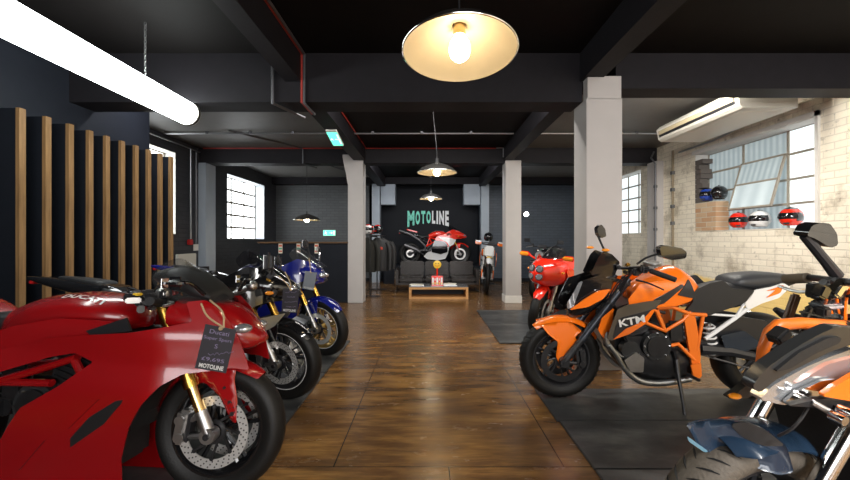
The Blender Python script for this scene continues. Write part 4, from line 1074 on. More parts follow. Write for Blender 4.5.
# ---------------------------------------------------------------- blue sports motorcycle
U = Bike(-1.07, 3.87, 2, 4, -28, 'blue sports motorcycle with gold front wheel beside the bar counter')
sportbike(U, blue_g, blue_g, nose_k=.4, tank_m=blue_g, fmud=blue_g, wheel_m=goldrim, gold_f=True, mir=False, scrn=clear_m, stripe=white_g,
          accents=(('side_panel', [(-.60, .78), (-.30, .72), (-.05, .80), (-.03, .77), (-.10, .73), (-.28, .64), (-.5, .66)], black_g, .005),
                   ('white_flash', [(-.12, .88), (-.04, .85), (-.05, .80), (-.12, .80)], black_g, .009)))
K2 = U
U.mirror((-.10, -.18, .95), (-.13, -.24, 1.13), (.04, .10, .09), black_s)
U.mirror((-.10, .18, .95), (-.14, .30, 1.10), (.03, .12, .06), chrome)
U.tagboard(wp(311, 272, 3.64), .11, .17, ((None, .7), (None, .6), (None, .7)), tilt=math.radians(10), label='grey price tag hanging from the nose of the blue motorcycle', m=mat('pale grey card', (.20, .22, .25), .6),
           strings=[[wp(309, 258, 3.70), wp(310, 266, 3.66), wp(311, 273, 3.64)]])
# ---------------------------------------------------------------- B: orange naked motorcycle facing left
Bk = Bike(.99, 2.88, 180, 3, 0, 'orange and black naked motorcycle on its sidestand before near pillar', rake=30)
T = Bk
T.wheel('front_wheel', (0, .30), .30, .12, black_s, st=True, discs=(.07, -.07), dm=alu_d, carrier=black_s, tm=tyre_m, tread=True, spokes=5)
T.wheel('rear_wheel', (-1.48, .32), .32, .19, black_s, discs=(-.08,), dr=.12)
bt = T.pt(566, 362, .10, True); tp = T.pt(627, 281, .10, True)
T.fork((.0, .30), tp, up_m=mat('dark fork tube', (.03, .035, .045), .3, .6, coat=.3), lo_m=black_s, ru=.028, rl=.024, k=.3, cal=black_s, foot=black_s)
fl = T.poly([(541, 325), (555, 322), (571, 322), (582, 331), (575, 337), (580, 345), (571, 361), (565, 366), (559, 364), (556, 356), (558, 342), (548, 334)], .078, True)
T.mudguard((0, .30), .30, .14, 150, 50, orange, flaps=fl, flap_y=.078, gap=.022)
# headlamp mask
yh = lambda x, z: .105-.07*sstep(-.06, .10, x)
fr_ = T.poly([(566, 305), (579, 282), (600, 275), (613, 280), (611, 290), (590, 300), (571, 311)], lambda x, z: yh(x, z))
b = T.mb(); b.panel(fr_, lambda x, z: yh(x, z)+.0, black_g, .006, .02); hd = b.done('headlamp_mask', T.r, sharp=60)
b = T.mb(); b.loft([(T.pt(568, 306, 0)[0], .60, .68, .03), (T.pt(575, 300, 0)[0], .60, .80, .07), (T.pt(588, 290, 0)[0], .64, .88, .10), (T.pt(603, 285, 0)[0], .74, .90, .10)], black_g, 20, 4, .9); b.done('headlamp', T.r, sharp=60)
b = T.mb(); b.panel(T.poly([(567, 303), (579, 282), (583, 281), (573, 307), (567, 309)], lambda x, z: yh(x, z)+.004), lambda x, z: yh(x, z)+.006, lens, .003, .02); b.done('running_light', hd)
b = T.mb(); b.panel(T.poly([(570, 310), (585, 299), (598, 291), (611, 289), (603, 299), (588, 307)], .13), .13, orange, .012, .02); b.done('headlamp_wing', T.r, sharp=60)
b = T.mb(); b.panel(T.poly([(590, 274), (598, 256), (603, 251), (611, 254), (619, 262), (614, 275), (600, 278)], .06), lambda x, z: .075, black_g, .005, .02); b.done('windscreen', T.r)
b = T.mb(); b.box((T.pt(606, 262, 0)[0], 0, T.pt(606, 262, 0)[1]), (.015, .10, .08), black_g, rot=Matrix.Rotation(math.radians(-30), 4, 'Y'), bev=.008); b.done('clock_hood', T.r)
# tank and shrouds
X = lambda px, y=0: T.pt(px, 300, y)[0]
Z = lambda py, y=0: T.pt(690, py, y)[1]
XZ = lambda px, b_, t_, w_: (X(px), Z(b_), Z(t_), w_)
T.tank([XZ(626, 300, 290, .05), XZ(634, 304, 281, .10), XZ(650, 306, 272, .145), XZ(668, 306, 265, .15), XZ(682, 304, 272, .14), XZ(691, 302, 283, .11), XZ(698, 300, 294, .07)], orange, e=.95)
b = MB(); b.panel(T.poly([(628, 299), (640, 284), (663, 281), (690, 279), (692, 300), (676, 306), (650, 308), (630, 312)], .185), lambda x, z: .19-.05*sstep(.85, 1.0, z), orange, .006, .03); b.done('tank_side', T.r, sharp=60)
b = MB(); b.panel(T.poly([(677, 295), (690, 279), (694, 293), (692, 298)], .19), lambda x, z: .197-.05*sstep(.85, 1.0, z), seat_m, .006, .02); b.done('knee_pad', T.r)
b = MB(); b.panel(T.poly([(653, 300), (682, 284), (684, 286), (664, 303), (655, 306)], .19), lambda x, z: .197-.05*sstep(.85, 1.0, z), black_s, .006, .02); b.done('tank_stripe', T.r)
b = MB(); b.panel(T.poly([(607, 339), (613, 322), (618, 309), (628, 305), (645, 302), (662, 300), (655, 310), (644, 322), (626, 334), (612, 341)], .215), .215, bronze, .008, .03); sh = b.done('radiator_shroud', T.r, sharp=60)
b = MB(); b.panel(T.poly([(613, 339), (616, 327), (621, 318), (640, 313), (654, 309), (646, 321), (626, 333)], .222), .221, black_s, .005, .03); b.done('logo_panel', sh)
b = MB(); b.panel(T.poly([(613, 340), (626, 329), (640, 323), (652, 310), (656, 309), (647, 323), (630, 334)], .226), .225, orange, .004, .03); b.done('orange_stripe', sh)
q = T.pt(632, 321, .228); TM = Matrix.Translation((q[0], .2275, q[1])) @ Matrix(((-1, 0, 0, 0), (0, 0, 1, 0), (0, 1, 0, 0), (0, 0, 0, 1))) @ Matrix.Rotation(math.radians(12), 4, 'Z')
b = MB(); text_into(b, 'KTM', TM, white_g, .18, .052, bold=.03); b.done('shroud_lettering', sh)
b = MB(); b.panel(T.poly([(598, 330), (602, 318), (614, 308), (612, 325), (606, 342)], .14), .14, orange, .006, .03); b.done('radiator_side', T.r)
b = MB(); b.box((T.pt(616, 330, 0)[0], 0, T.pt(616, 330, 0)[1]), (.04, .32, .28), black_m, rot=Matrix.Rotation(math.radians(25), 4, 'Y'), bev=.01); b.done('radiator', T.r)
# trellis frame
b = MB()
for sg in (1, -1):
    def tb(pts, r, y=.15): b.tube([(x, sg*y, z) for x, z in T.poly(pts, y)], r, orange_f, 10)
    tb([(640, 302), (656, 311), (665, 331)], .013); tb([(646, 323), (665, 331), (683, 320), (691, 312)], .013); tb([(657, 308), (672, 307), (690, 314), (706, 315)], .014)
    tb([(665, 331), (657, 310)], .012); tb([(668, 346), (678, 344), (694, 360)], .014); tb([(703, 315), (697, 350)], .013)
    b.panel(T.poly([(683, 315), (694, 313), (697, 330), (700, 357), (699, 372), (693, 377), (691, 362), (687, 340)], .15), sg*.158 if sg > 0 else .158, orange_f, .02, .03, sides=(sg,))
b.done('trellis_frame', T.r, sharp=50, split=True)
b = MB()
for sg in (1, -1):
    def tb(pts, r, y=.13): b.tube([(x, sg*y, z) for x, z in T.poly(pts, y)], r, white_g, 10)
    tb([(705, 339), (735, 318), (757, 301)], .015); tb([(706, 314), (735, 316)], .009); tb([(735, 318), (746, 301), (770, 294)], .010)
b.done('subframe', T.r, split=True)
b = MB(); b.panel(T.poly([(744, 304), (754, 290), (770, 287), (783, 283), (790, 287), (778, 298), (762, 303), (748, 310)], .14), .145, white_g, .008, .03); tl = b.done('tail_panel', T.r, sharp=60)
b = MB(); b.panel(T.poly([(766, 291), (784, 285), (780, 293), (766, 298), (776, 290)], .15), .152, orange, .004, .03); b.done('tail_flash', tl)
T.block('tail_unit', [XZ(745, 298, 284, .10), XZ(765, 290, 277, .10), XZ(785, 284, 276, .07), XZ(794, 282, 278, .03)], seat_m)
b = MB(); b.panel(T.poly([(690, 294), (697, 288), (708, 283), (722, 280), (730, 288), (753, 290), (747, 300), (728, 308), (708, 315), (684, 311), (692, 301)], .13), lambda x, z: .145-.03*sstep(.92, 1.0, z), seat_m, .02, .03)
b.loft([XZ(692, 305, 291, .09), XZ(700, 308, 287, .13), XZ(712, 308, 283, .14), XZ(725, 306, 281, .145), XZ(745, 300, 286, .13), XZ(755, 295, 286, .10)], seat_m, 20, 4, .7); b.done('seat', T.r, sharp=50)
b = MB(); b.loft([XZ(722, 284, 281, .08), XZ(728, 286, 275, .12), XZ(745, 288, 272, .12), XZ(765, 285, 272, .10), XZ(784, 281, 274, .06)], seat_g, 20, 4, .75); b.done('passenger_seat', T.r, sharp=50)
T.engine(-.58, .47, .34)
b = MB(); b.loft([(X(612), .32, .44, .05), (X(622), .22, .50, .12), (X(640), .16, .50, .15), (X(662), .14, .44, .15), (X(690), .16, .34, .12)], alu_d, 16, 4, .6)
b.done('sump', T.r)
b = MB()
for sg, y in ((1, .15), (-1, .15)):
    P = T.poly([(609, 345), (617, 356), (626, 370), (640, 381), (662, 383), (690, 379)], .15); b.tube([(x, sg*y, z) for x, z in P], [.017, .019, .021, .023, .023, .021], steel, 12, 4)
P = T.poly([(608, 332), (606, 340), (612, 350), (626, 357), (638, 352)], .13); b.tube([(x, .13, z) for x, z in P], .020, alu, 12, 4)
b.panel(T.poly([(624, 360), (636, 352), (644, 358), (643, 372), (630, 372)], .17), .175, alu, .01, .03, sides=(1,))
b.done('exhaust_header', T.r)
b = MB(); b.tube([(-1.0, -.16, .33), (-1.2, -.20, .40), (-1.62, -.22, .55)], [.03, .06, .06], alu, 18, 0); b.done('exhaust', T.r)
T.swingarm(1.48, black_s)
b = MB()
for sg in (1, -1):
    b.panel(T.poly([(700, 345), (722, 326), (745, 318), (770, 322), (782, 338), (770, 350), (740, 352), (715, 360)], .14), .11, black_s, .03, .04, sides=(sg,))
b.panel(T.poly([(722, 336), (745, 331), (764, 345), (742, 353), (726, 350)], .15), .145, mat('blue black plastic', (.012, .02, .032), .2, coat=.6), .01, .03)
b.done('hugger', T.r, sharp=50, split=True)
b = MB()
P = T.poly([(708, 352), (704, 322)], .05); a, c = Vector((P[0][0], .09, P[0][1])), Vector((P[1][0], .09, P[1][1]))
N = 60; b.tube([a.lerp(c, i/N)+Vector((.038*math.cos(i*.62), .038*math.sin(i*.62), 0)) for i in range(N+1)], .0075, white_g, 6); b.tube([a, c], .018, alu, 10); b.done('rear_shock', T.r)
b = MB(); P = T.p3([(676, 358, .15), (679, 380, .2), (683, 402, .27), (685, 415, .30)]); P[-1] = (P[-1][0], P[-1][1], .005); b.tube(P, [.016, .013, .011, .013], black_s, 8); b.box(P[-1], (.05, .03, .012), black_s); b.tube([P[0], (P[0][0]+.02, .16, P[0][2]+.06)], .02, black_s, 8); b.done('sidestand', T.r)
b = MB(); b.panel(T.poly([(690, 365), (700, 362), (701, 376), (694, 380)], .17), .18, orange_f, .012, .02, sides=(1,)); b.tube([(T.pt(690, 376, .2)[0], .17, T.pt(690, 376, .2)[1]), (T.pt(692, 376, .2)[0], .27, T.pt(690, 376, .2)[1])], .012, black_s, 8); b.done('footpeg', T.r)
# bars, mirrors
b = T.mb(True); hb = [(615, 268, -.0), (632, 268, .12), (642, 268, .22), (652, 271, .30)]
b.tube(T.p3(hb, 0, True), .012, black_s, 10, 3); hbo = b.done('handlebar', T.r)
b = T.mb(True); b.tube(T.p3([(651, 271, .28), (662, 275, .34), (676, 280, .40)], 0, True), [.017, .018, .017], black_m, 12); b.done('grip', hbo)
b = T.mb(True); b.tube(T.p3([(636, 280, .24), (648, 283, .3), (664, 290, .38)], 0, True), [.008, .006, .005], black_s, 6, 3); b.done('lever', hbo)
b = T.mb(True); P = T.p3([(652, 265, .24)], 0, True)[0]
b.box(T.p3([(644, 269, .23)], 0, True)[0], (.06, .05, .055), black_s, bev=.012); b.box(T.p3([(636, 272, .18)], 0, True)[0], (.05, .06, .05), black_s, bev=.012)
for k in range(10):
    b.box(T.p3([(618+rnd.random()*26, 264+rnd.random()*20, .04+rnd.random()*.14)], 0, True)[0], (.03, .03, .025), (black_s, grey_s, alu_d, gold)[k % 4], rot=Matrix.Rotation(rnd.random()*3, 4, 'Y'), bev=.006)
for k in range(5): b.tube(T.p3([(640-2*k, 270, .2), (622, 278+3*k, .14), (608+2*k, 300, .08), (606, 320, .05)], 0, True), .005, black_s, 6, 4)
b.done('switchgear', T.r)
b = T.mb(True); b.lathe([(.0005, .022), (.052, .022), (.058, .014), (.055, 0), (.0005, 0)], P, (0, .1, 1), alu, 28); b.lathe([(.0005, .0225), (.044, .0225), (.044, .0222)], P, (0, .1, 1), white_g, 28); b.done('bar_end_dial', T.r)
b = T.mb(True); b.tube(T.p3([(637, 264, .22), (646, 258, .26), (658, 254, .30), (668, 253, .32)], 0, True), [.008, .007, .007, .008], black_s, 8, 4); mo = b.done('mirror', T.r)
b = T.mb(True); b.panel(T.poly([(658, 247), (664, 245), (680, 248), (685, 252), (684, 258), (670, 260), (660, 257)], .34, True), .36, black_g, .05, .02, sides=(1,)); b.done('mirror_head', mo, sharp=60)
b = T.mb(True); b.tube(T.p3([(612, 259, -.16), (604, 249, -.24), (598, 236, -.30)], 0, True), [.009, .008, .009], black_s, 8, 4); mo = b.done('mirror', T.r)
b = T.mb(True); b.panel(T.poly([(594, 228), (598, 224), (602, 229), (603, 236), (598, 238), (595, 234)], -.32, True), .32, black_g, .06, .02, sides=(-1,)); b.done('mirror_head', mo, sharp=60)
for sg in (1, -1): b = T.mb(); P = T.p3([(605, 250, .12)])[0]; b.ball((P[0], sg*.13, P[2]), (.03, .02, .012), amber, 10, 7); b.done('indicator', T.r)

# ---------------------------------------------------------------- C: nearest motorcycle, bottom right
C = Bike(.98, 1.23, 191, 7, 0, 'navy, grey and orange motorcycle cropped by the bottom right corner', rake=28)
T = C
T.wheel('front_wheel', (0, .30), .30, .13, black_s, st=True, discs=(.07, -.07), dm=alu_d, tread=True, tm=tyre_d, carrier=black_s)
T.wheel('rear_wheel', (-1.5, .32), .32, .18, black_s, discs=(-.08,), dr=.12)
tp = T.pt(850, 430, .105, True)
d = Vector((tp[0], tp[1]))-Vector((0, .30)); d.normalize()
C.fork((0, .30), (0+d.x*.72, .30+d.y*.72), gap=.105, up_m=mat('dark satin fork', (.03, .03, .035), .25, .5), lo_m=chrome, ru=.030, rl=.025, k=.62, cal=black_s, foot=black_s)
# front mudguard with side plates
yM = lambda x, z: .088*(1-sstep(-.02, .14, x)**1.5)+.002
fl = T.poly([(687, 425), (700, 421), (727, 420), (762, 427), (786, 445), (794, 472), (780, 475), (740, 462), (706, 452), (696, 441)], yM, True)
T.mudguard((0, .30), .30, .17, 125, 66, navy, flaps=fl, flap_y=yM, gap=.03, fs=(1,))
b = T.mb(True); b.panel(T.poly([(729, 424), (745, 421), (763, 428), (784, 445), (760, 445), (742, 437)], yM, True), lambda x, z: yM(x, z)+.003, grey_s, .004, .02, sides=(1,)); b.done('mudguard_insert', T.r)
b = T.mb(True); b.panel(T.poly([(687, 436), (690, 438), (708, 451), (704, 452), (688, 441)], yM, True), lambda x, z: yM(x, z)+.003, mat('pale blue painted glint', (.12, .24, .32), .25), .004, .02, sides=(1,)); b.done('mudguard_glint', T.r)  # narrow glint on the mudguard rim, put in as a pale strip
# grey upper shroud, lamp glass, orange parts
yC = lambda x, z: .15
def pan(name, pts, y, m, th=.01, sides=(1,), par=None, st=False):
    b = T.mb(st); b.panel(T.poly(pts, y, st), y, m, th, .03, sides=sides); return b.done(name, par or T.r, sharp=50)
pan('shroud', [(752, 388), (758, 378), (768, 367), (785, 355), (802, 344), (820, 334), (836, 327), (852, 328), (880, 332), (900, 340), (880, 352), (850, 345), (830, 352), (806, 364), (788, 373), (773, 382), (760, 393)], .16, grey_s, .03)
pan('shroud_recess', [(775, 372), (800, 352), (828, 338), (842, 337), (840, 343), (815, 354), (790, 369)], .168, black_m, .008)
pan('headlamp_glass', [(760, 400), (772, 386), (790, 376), (806, 367), (830, 357), (855, 348), (880, 360), (870, 378), (850, 385), (826, 395), (800, 404), (783, 405)], .13, lens, .03)
pan('headlamp_chrome', [(784, 403), (797, 392), (822, 381), (838, 379), (826, 392), (806, 403)], .142, chrome, .008)
pan('orange_cowl', [(822, 396), (836, 386), (856, 374), (900, 362), (900, 400), (856, 402), (838, 399)], .165, orange, .012)
pan('cowl_edge', [(788, 406), (820, 399), (856, 402), (856, 408), (820, 408)], .15, black_s, .02)
pan('beak', [(728, 399), (740, 391), (752, 381), (757, 389), (750, 398)], .05, black_s, .02)
b = T.mb(); P = T.p3([(735, 396)], .05)[0]; b.ball(P, (.02, .012, .008), amber, 10, 7); b.done('indicator', T.r)
b = T.mb()
P = T.p3([(757, 378), (763, 350), (770, 332), (778, 325), (800, 323), (850, 326), (900, 330)], -.02); b.tube(P, [.008, .015, .017, .018, .018, .017, .014], orange_f, 12); b.done('crash_bar', T.r)
b = T.mb(); P = T.p3([(848, 372), (838, 385), (826, 398)], .2)
for px, py in ((838, 418), (846, 412)):
    q = T.p3([(px, py)], .19)[0]; b.cyl(q, (0, 1, 0), .012, .03, chrome, 14)
b.box(T.p3([(846, 415)], .16)[0], (.09, .05, .05), black_s, bev=.012); b.done('fork_clamp', T.r)
b = T.mb(); b.tube(T.p3([(778, 436, .1), (790, 430, .12), (800, 420, .13), (808, 408, .13)]), .004, black_s, 6, 4); b.tube(T.p3([(812, 402, .15), (830, 412, .17), (842, 420, .18)]), .008, alu, 8); b.done('brake_hose', T.r)
# central mass
T.tank([(-.55, .80, .88, .08), (-.62, .76, .94, .14), (-.74, .74, .98, .16), (-.88, .74, .95, .15), (-1.0, .76, .86, .10)], orange)
T.block('seat', [(-.82, .80, .86, .1), (-1.0, .80, .88, .14), (-1.3, .86, .93, .13), (-1.55, .92, .97, .08)], seat_m)
T.engine(-.62, .45, .34); T.swingarm(1.5)
b = T.mb(); b.box((-.36, 0, .50), (.06, .34, .42), black_m, rot=Matrix.Rotation(math.radians(25), 4, 'Y'), bev=.01); b.bx(-.75, -.3, -.13, .13, .55, .78, black_m, .03); b.done('radiator', T.r)
b = T.mb(); b.tube([(-.9, .12, .35), (-.92, .24, .15), (-.93, .31, .01)], .013, black_s, 8); b.done('sidestand', T.r)
# cockpit
b = T.mb(True); P = T.p3([(880, 290, .10), (852, 283, -.05), (836, 281, -.2), (806, 277, -.36)], 0, True); b.tube(P, .014, black_s, 10, 3); hb = b.done('handlebar', T.r)
b = T.mb(True); b.tube(T.p3([(808, 278, -.34), (786, 279, -.44)], 0, True), .021, brown_grip, 12); b.done('grip', hb)
b = T.mb(True); b.tube(T.p3([(826, 288, -.28), (800, 292, -.36), (778, 286, -.44)], 0, True), [.009, .007, .006], alu, 6, 3); b.done('lever', hb)
b = T.mb(True); b.tube(T.p3([(837, 276, -.27), (826, 262, -.28), (812, 245, -.30), (804, 236, -.31)], 0, True), [.022, .019, .018, .016], black_s, 10, 4); mo = b.done('mirror', T.r)
b = T.mb(True); b.panel(T.poly([(798, 235), (803, 225), (812, 222), (821, 223), (828, 233), (829, 244), (822, 247), (812, 241), (805, 237)], -.31, True), .33, black_g, .05, .02, sides=(-1,)); b.done('mirror_head', mo, sharp=60)
b = T.mb(True)
for k in range(22):
    q = T.p3([(812+rnd.random()*40, 280+rnd.random()*40, -.28+rnd.random()*.25)], 0, True)[0]
    b.box(q, (.025+.03*rnd.random(), .03, .02+.02*rnd.random()), (black_s, grey_s, alu_d, black_g, chrome)[k % 5], rot=Matrix.Rotation(rnd.random()*3, 4, 'Y'), bev=.005)
b.box(T.p3([(845, 288, -.16)], 0, True)[0], (.10, .10, .04), black_s, bev=.012)
for k in range(8): b.tube(T.p3([(850-4*k, 288, -.1), (846-3*k, 300+k, -.14), (845, 325+2*k, -.05)], 0, True), .005, black_s if k % 3 else orange, 6, 4)
b.done('switchgear', T.r)
b = T.mb(); b.box(T.p3([(790, 312, -.22)])[0], (.035, .02, .14), mat('brown hand guard', (.10, .045, .02), .4), rot=Matrix.Rotation(math.radians(-15), 4, 'Y'), bev=.006); b.done('guard_strut', T.r)
b = T.mb(); b.tube(T.p3([(775, 309, -.3), (786, 315, -.28), (815, 322, -.2), (835, 322, -.12)]), [.010, .02, .013, .01], black_s, 8, 3); b.done('hand_guard', T.r)
b = T.mb(); b.box(T.p3([(826, 305, -.1)])[0], (.09, .05, .018), silver_g, bev=.006); b.done('dash_cover', T.r)
for k in range(3):
    pass
b = T.mb()
for k in range(14):
    q = T.p3([(775+rnd.random()*70, 332+rnd.random()*20, -.05+rnd.random()*.08)])[0]
    b.box(q, (.03+.03*rnd.random(), .04, .03), (black_s, grey_s, chrome, alu)[k % 4], rot=Matrix.Rotation(rnd.random()*3, 4, 'Y'), bev=.006)
b.done('cockpit_brackets', T.r)

# ---------------------------------------------------------------- D: bright red sports motorcycle facing the aisle
D = Bike(1.39, 4.80, 224, 5, 12, 'bright red faired sports motorcycle between the two right pillars')
sportbike(D, red2, red2, fmud=red2, tank_m=red2, wheel_m=grey_s, gold_f=False, headl=False, mir=False, scrn=screen_m, tread=False, cal=alu)
b = MB(); b.loft([(.20, .72, .80, .03), (.175, .68, .865, .08), (.10, .64, .91, .135), (-.04, .60, .955, .195), (-.18, .60, .975, .228), (-.30, .64, .95, .225)], red2, 24, 5, .8); b.done('front_fairing', D.r, sharp=60)
b = MB(); b.panel([(-.14, .84), (-.50, .86), (-.95, .82), (-1.05, .50), (-.95, .22), (-.70, .12), (-.40, .15), (-.33, .40), (-.22, .62)], lambda x, z: (.245)*(1-.30*sstep(.55, .10, z)), red2, .008, .04); b.done('flank_fairing', D.r, sharp=60)
for z in (.84, .745):
    b = MB(); b.lathe([(.0005, .012), (.03, .012), (.038, .004), (.042, 0), (.042, -.03)], (.185, .052, z), (1, .35, .1), lens, 20); b.lathe([(.036, .006), (.046, .004), (.046, -.01)], (.185, .052, z), (1, .35, .1), black_s, 20); b.done('headlamp', D.r)
    b = MB(); b.lathe([(.0005, .012), (.03, .012), (.038, .004), (.042, 0), (.042, -.03)], (.185, -.052, z), (1, -.35, .1), lens, 20); b.lathe([(.036, .006), (.046, .004), (.046, -.01)], (.185, -.052, z), (1, -.35, .1), black_s, 20); b.done('headlamp', D.r)
yd = lambda x, z: (.235-.165*sstep(-.30, .15, x))*(1-.30*sstep(.50, .14, z))*(1-.12*sstep(.80, 1.0, z))+.004
b = MB(); b.panel([(-.10, .90), (-.06, .86), (-.16, .70), (-.19, .68), (-.17, .80)], yd, black_s, .008, .03); b.done('fairing_slot', D.r)
for sg in (1, -1):
    b = MB(); b.box((-.05, sg*.30, .985), (.05, .14, .06), red2, bev=.02, seg=3); b.tube([(-.02, sg*.14, .94), (-.05, sg*.24, .975)], .012, red2, 8); mo = b.done('mirror', D.r)
    b = MB(); b.box((-.015, sg*.30, .985), (.03, .13, .05), amber, bev=.014, seg=3); b.done('indicator', mo)

# ---------------------------------------------------------------- E: display motorcycle over the sofa
E = Bike(.90, 10.72, 0, 0, 0, 'red white and black sports motorcycle displayed above the sofa', z0=.505)
sportbike(E, red2, white_g, fmud=red2, tank_m=red2, wheel_m=grey_s, gold_f=True, mir=False, tailm=black_g, discs=(.07, -.07), headl=True,
          accents=(('white_flash', [(-.62, .78), (-.30, .76), (-.12, .70), (-.20, .56), (-.30, .52), (-.36, .62), (-.5, .70)], white_g, .006),
                   ('side_panel', [(-.72, .68), (-.45, .66), (-.36, .56), (-.36, .36), (-.55, .30), (-.80, .36), (-.78, .52)], black_g, .006),))
b = MB()
for sg in (1, -1):
    b.tube([(-.35, sg*.19, .82), (-.80, sg*.17, .60), (-.95, sg*.14, .52)], .02, red2, 8); b.tube([(-.62, sg*.18, .70), (-.85, sg*.16, .76), (-.92, sg*.14, .56)], .018, red2, 8); b.tube([(-.80, sg*.17, .60), (-.86, sg*.16, .76)], .016, red2, 8)
b.done('trellis_frame', E.r, split=True)
b = MB(); b.tube([(-.95, -.10, .50), (-1.15, -.12, .70), (-1.4, -.10, .86), (-1.70, -.08, .96)], [.02, .03, .035, .035], dsteel, 12); b.done('exhaust', E.r)
b = MB()
for sg in (1, -1): b.box((-1.35, sg*.095, .955), (.30, .012, .03), red2, rot=Matrix.Rotation(math.radians(14), 4, 'Y'), bev=.004)
b.done('tail_flash', E.r, split=True)

# ---------------------------------------------------------------- enduro motorcycle beside the far right pillar
G = Bike(1.27, 8.35, 262, 4, 4, 'white and orange enduro motorcycle partly behind the far right pillar')
G.wheel('front_wheel', (0, .34), .34, .09, black_s, st=True, discs=(.05,), spokes=16, twin=False, dr=.13)
G.wheel('rear_wheel', (-1.48, .33), .33, .13, black_s, spokes=16, twin=False, discs=(-.05,), dr=.11)
G.fork((0, .34), (-.28, 1.0), gap=.10, up_m=alu, lo_m=chrome, cal=None)
G.mudguard((0, .34), .44, .13, 150, 50, white_g)
b = G.mb(True)
for sg in (1, -1): b.box((-.05, sg*.125, .46), (.06, .02, .26), orange, rot=Matrix.Rotation(math.radians(-24), 4, 'Y'), bev=.006); b.box((-.085, sg*.125, .56), (.05, .022, .10), white_g, rot=Matrix.Rotation(math.radians(-24), 4, 'Y'), bev=.006)
b.done('fork_guard', G.r, split=True)
b = G.mb(True); b.box((-.05, 0, .93), (.06, .20, .26), white_g, rot=Matrix.Rotation(math.radians(-20), 4, 'Y'), bev=.03, seg=3); b.box((-.018, 0, .87), (.02, .14, .09), lens, rot=Matrix.Rotation(math.radians(-20), 4, 'Y'), bev=.008); b.box((-.01, .0, .80), (.02, .10, .05), yellow, bev=.006); b.done('headlamp_mask', G.r)
b = G.mb(True); b.tube([(-.30, .32, 1.12), (-.26, .12, 1.08), (-.26, -.12, 1.08), (-.30, -.32, 1.12)], .013, black_s, 8)
hbx = b.done('handlebar', G.r)
b = G.mb(True)
for sg in (1, -1): b.box((-.24, sg*.25, 1.11), (.04, .14, .09), orange if sg > 0 else orange, bev=.018, seg=3); b.box((-.23, sg*.25, 1.14), (.045, .12, .03), white_g, bev=.01)
b.done('hand_guard', hbx, split=True)
G.tank([(-.38, .80, .96, .12), (-.5, .76, 1.02, .16), (-.7, .78, 1.0, .13), (-.85, .82, .95, .08)], orange)
G.block('seat', [(-.75, .84, .96, .09), (-1.0, .86, .95, .12), (-1.35, .90, .98, .10)], seat_m)
G.block('tail_unit', [(-1.1, .80, .90, .1), (-1.4, .88, .96, .09), (-1.7, .98, 1.02, .05)], white_g)
b = MB(); b.panel([(-.34, .90), (-.30, .72), (-.42, .58), (-.66, .66), (-.62, .84)], .19, orange, .01, .04); b.done('radiator_shroud', G.r)
G.engine(-.66, .48, .28); G.swingarm(1.48, alu)

# ---------------------------------------------------------------- dark motorcycles at the back right
def naked(B, col):
    B.wheel('front_wheel', (0, .30), .30, .12, black_s, st=True); B.wheel('rear_wheel', (-1.4, .315), .315, .18, black_s, discs=(-.08,))
    B.fork((0, .30), (-.272, .95), up_m=alu, cal=black_s); B.mudguard((0, .30), .30, .13, 150, 40, col)
    B.tank([(-.36, .78, .90, .08), (-.5, .74, .99, .15), (-.68, .74, .99, .16), (-.85, .76, .88, .08)], col)
    B.block('seat', [(-.82, .78, .84, .1), (-1.0, .78, .85, .14), (-1.3, .84, .92, .12), (-1.45, .88, .93, .08)], seat_m)
    B.engine(-.62, .45); B.swingarm(1.4); B.bars((-.28, 1.0), .38, -.03, .10, up=.04, clip=False)
    b = B.mb(True); b.lathe([(.0005, .03), (.07, .028), (.085, .01), (.08, -.06), (.04, -.10), (.0005, -.11)], (-.04, 0, .88), (1, 0, .05), lens, 24); b.done('headlamp', B.r)
    for sg in (1, -1): B.mirror((-.28, sg*.2, 1.03), (-.24, sg*.34, 1.16), (.02, .13, .08), black_s, st=True)
    b = MB(); b.tube([(-.45, -.1, .4), (-.6, -.12, .2), (-1.0, -.15, .28), (-1.45, -.17, .42)], [.02, .025, .05, .05], dsteel, 12); b.done('exhaust', B.r)
Q1 = Bike(2.15, 7.6, 235, 4, 0, 'dark naked motorcycle behind the bright red motorcycle, nearest the far pillar', group=None); naked(Q1, black_g)
Q2 = Bike(3.0, 7.0, 235, 4, 0, 'black naked motorcycle behind bright red one, close to the near pillar'); naked(Q2, black_g)

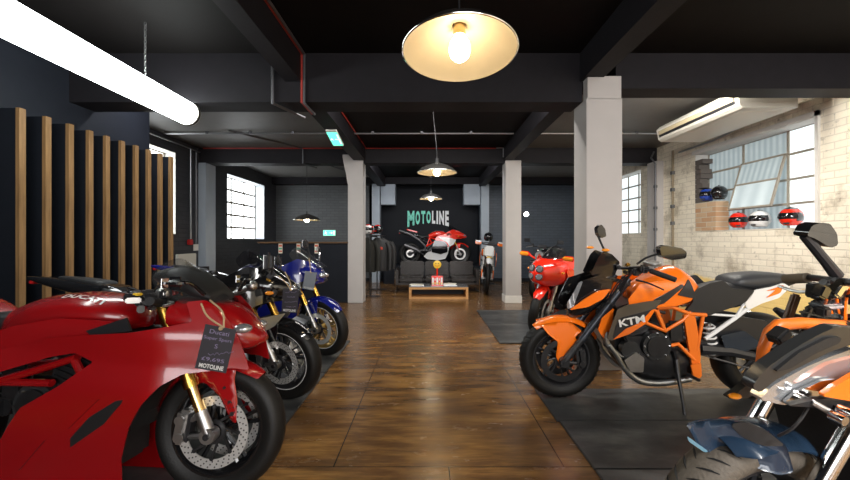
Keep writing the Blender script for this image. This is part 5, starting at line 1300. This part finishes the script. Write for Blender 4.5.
# ---------------------------------------------------------------- clothing rail with jackets and helmets at the back left
r = empty('clothing_rail', (-1.22, 8.55, 0)); tag(r, 'dark clothing rail with jackets just right of the left pillar', 'clothing rail')
b = MB()
for y in (-.55, .55):
    b.tube([(0, y, .02), (0, y, 1.28)], .014, black_s, 8); b.tube([(-.22, y, .02), (.22, y, .02)], .014, black_s, 8)
b.tube([(0, -.55, 1.28), (0, .55, 1.28)], .014, black_s, 8); b.done('rail_frame', r)
b = MB(); b.box((0, 0, 1.30), (.40, 1.14, .02), black_s, bev=.004); b.done('top_shelf', r)
def jacket(x, y, m, m2, label):
    r = empty('jacket', (x, y, .42), (0, 0, random.uniform(-.15, .15))); tag(r, label, 'jacket', 'motorcycle jackets on the clothing rail')
    b = MB(); rows = []
    for z, hx, hy in ((.10, .20, .05), (.18, .21, .065), (.35, .20, .06), (.55, .215, .07), (.68, .23, .065), (.75, .19, .05), (.80, .07, .045), (.83, .06, .04)):
        rows.append([(hx*math.copysign(abs(math.cos(t))**.8, math.cos(t))+.008*math.sin(5*t+z*9), hy*math.sin(t)+.006*math.sin(7*t), z) for t in [2*math.pi*k/24 for k in range(24)]])
    b.grid(rows, m, closed=True, cap=True); b.done('body', r, sharp=70)
    for sg in (1, -1):
        b = MB(); b.tube([(sg*.19, 0, .73), (sg*.255, -.01, .60), (sg*.27, -.03, .40), (sg*.26, -.05, .12)], [.055, .06, .052, .042], m, 12, 4); b.box((sg*.285, -.02, .56), (.03, .06, .16), m2, bev=.012); b.done('sleeve', r, sharp=70)
    b = MB(); b.box((0, -.067, .60), (.22, .016, .06), m2, bev=.005); b.done('chest_band', r)
    b = MB(); b.tube([(0, 0, .83), (0, 0, .87)], .004, steel, 6); b.done('hanger_hook', r)
jk = mat('dark olive jacket', (.012, .012, .009), .8, bump=.2); jr = mat('orange red jacket panel', (.55, .06, .03), .7); jw = mat('grey jacket panel', (.25, .25, .26), .7)
jacket(-1.32, 8.05, jk, jk, 'dark olive jacket nearest the camera on the clothing rail')
jacket(-1.10, 8.32, black_m, jr, 'black jacket with orange red shoulder panels on the clothing rail')
jacket(-1.04, 8.60, black_m, jw, 'black jacket with grey panels at the far end of the clothing rail')
helmet('helmet', (-1.28, 8.08, 1.311), math.radians(-70), white_g, black_g, 'white and black helmet on top of the clothing rail', .85, red2, group='helmets on the clothing rail')
helmet('helmet', (-1.10, 8.30, 1.311), math.radians(-60), black_g, black_g, 'black and red helmet on top of the clothing rail', .85, red2, group='helmets on the clothing rail')
helmet('helmet', (-1.25, 8.60, 1.311), math.radians(-80), red2, black_g, 'red helmet at the back of the clothing rail', .85, black_g, group='helmets on the clothing rail')
# stack of helmets right of sofa
r = empty('display_stand', (1.62, 10.2, 0)); tag(r, 'slim dark display stand right of the sofa, behind the enduro', 'stand')
b = MB(); b.box((0, 0, .02), (.34, .34, .04), black_s, bev=.006); b.done('stand_base', r)
b = MB(); b.tube([(0, 0, .04), (0, 0, 1.12)], .02, dsteel, 8); b.done('post', r)
b = MB(); b.box((0, 0, 1.13), (.3, .3, .02), black_s, bev=.004); b.done('stand_top', r)
helmet('helmet', (1.62, 10.2, 1.141), math.radians(-90), black_g, black_g, 'black helmet on the stand behind the enduro motorcycle', 1.0, None, group=None)
# green crate behind the red motorcycle
b = MB(); b.bx(2.95, 3.3, 9.6, 10.0, 0, .98, mat('sage green metal', (.16, .24, .17), .5), .01); tag(b.done('locker'), 'sage green metal locker behind the bright red motorcycle', 'locker')
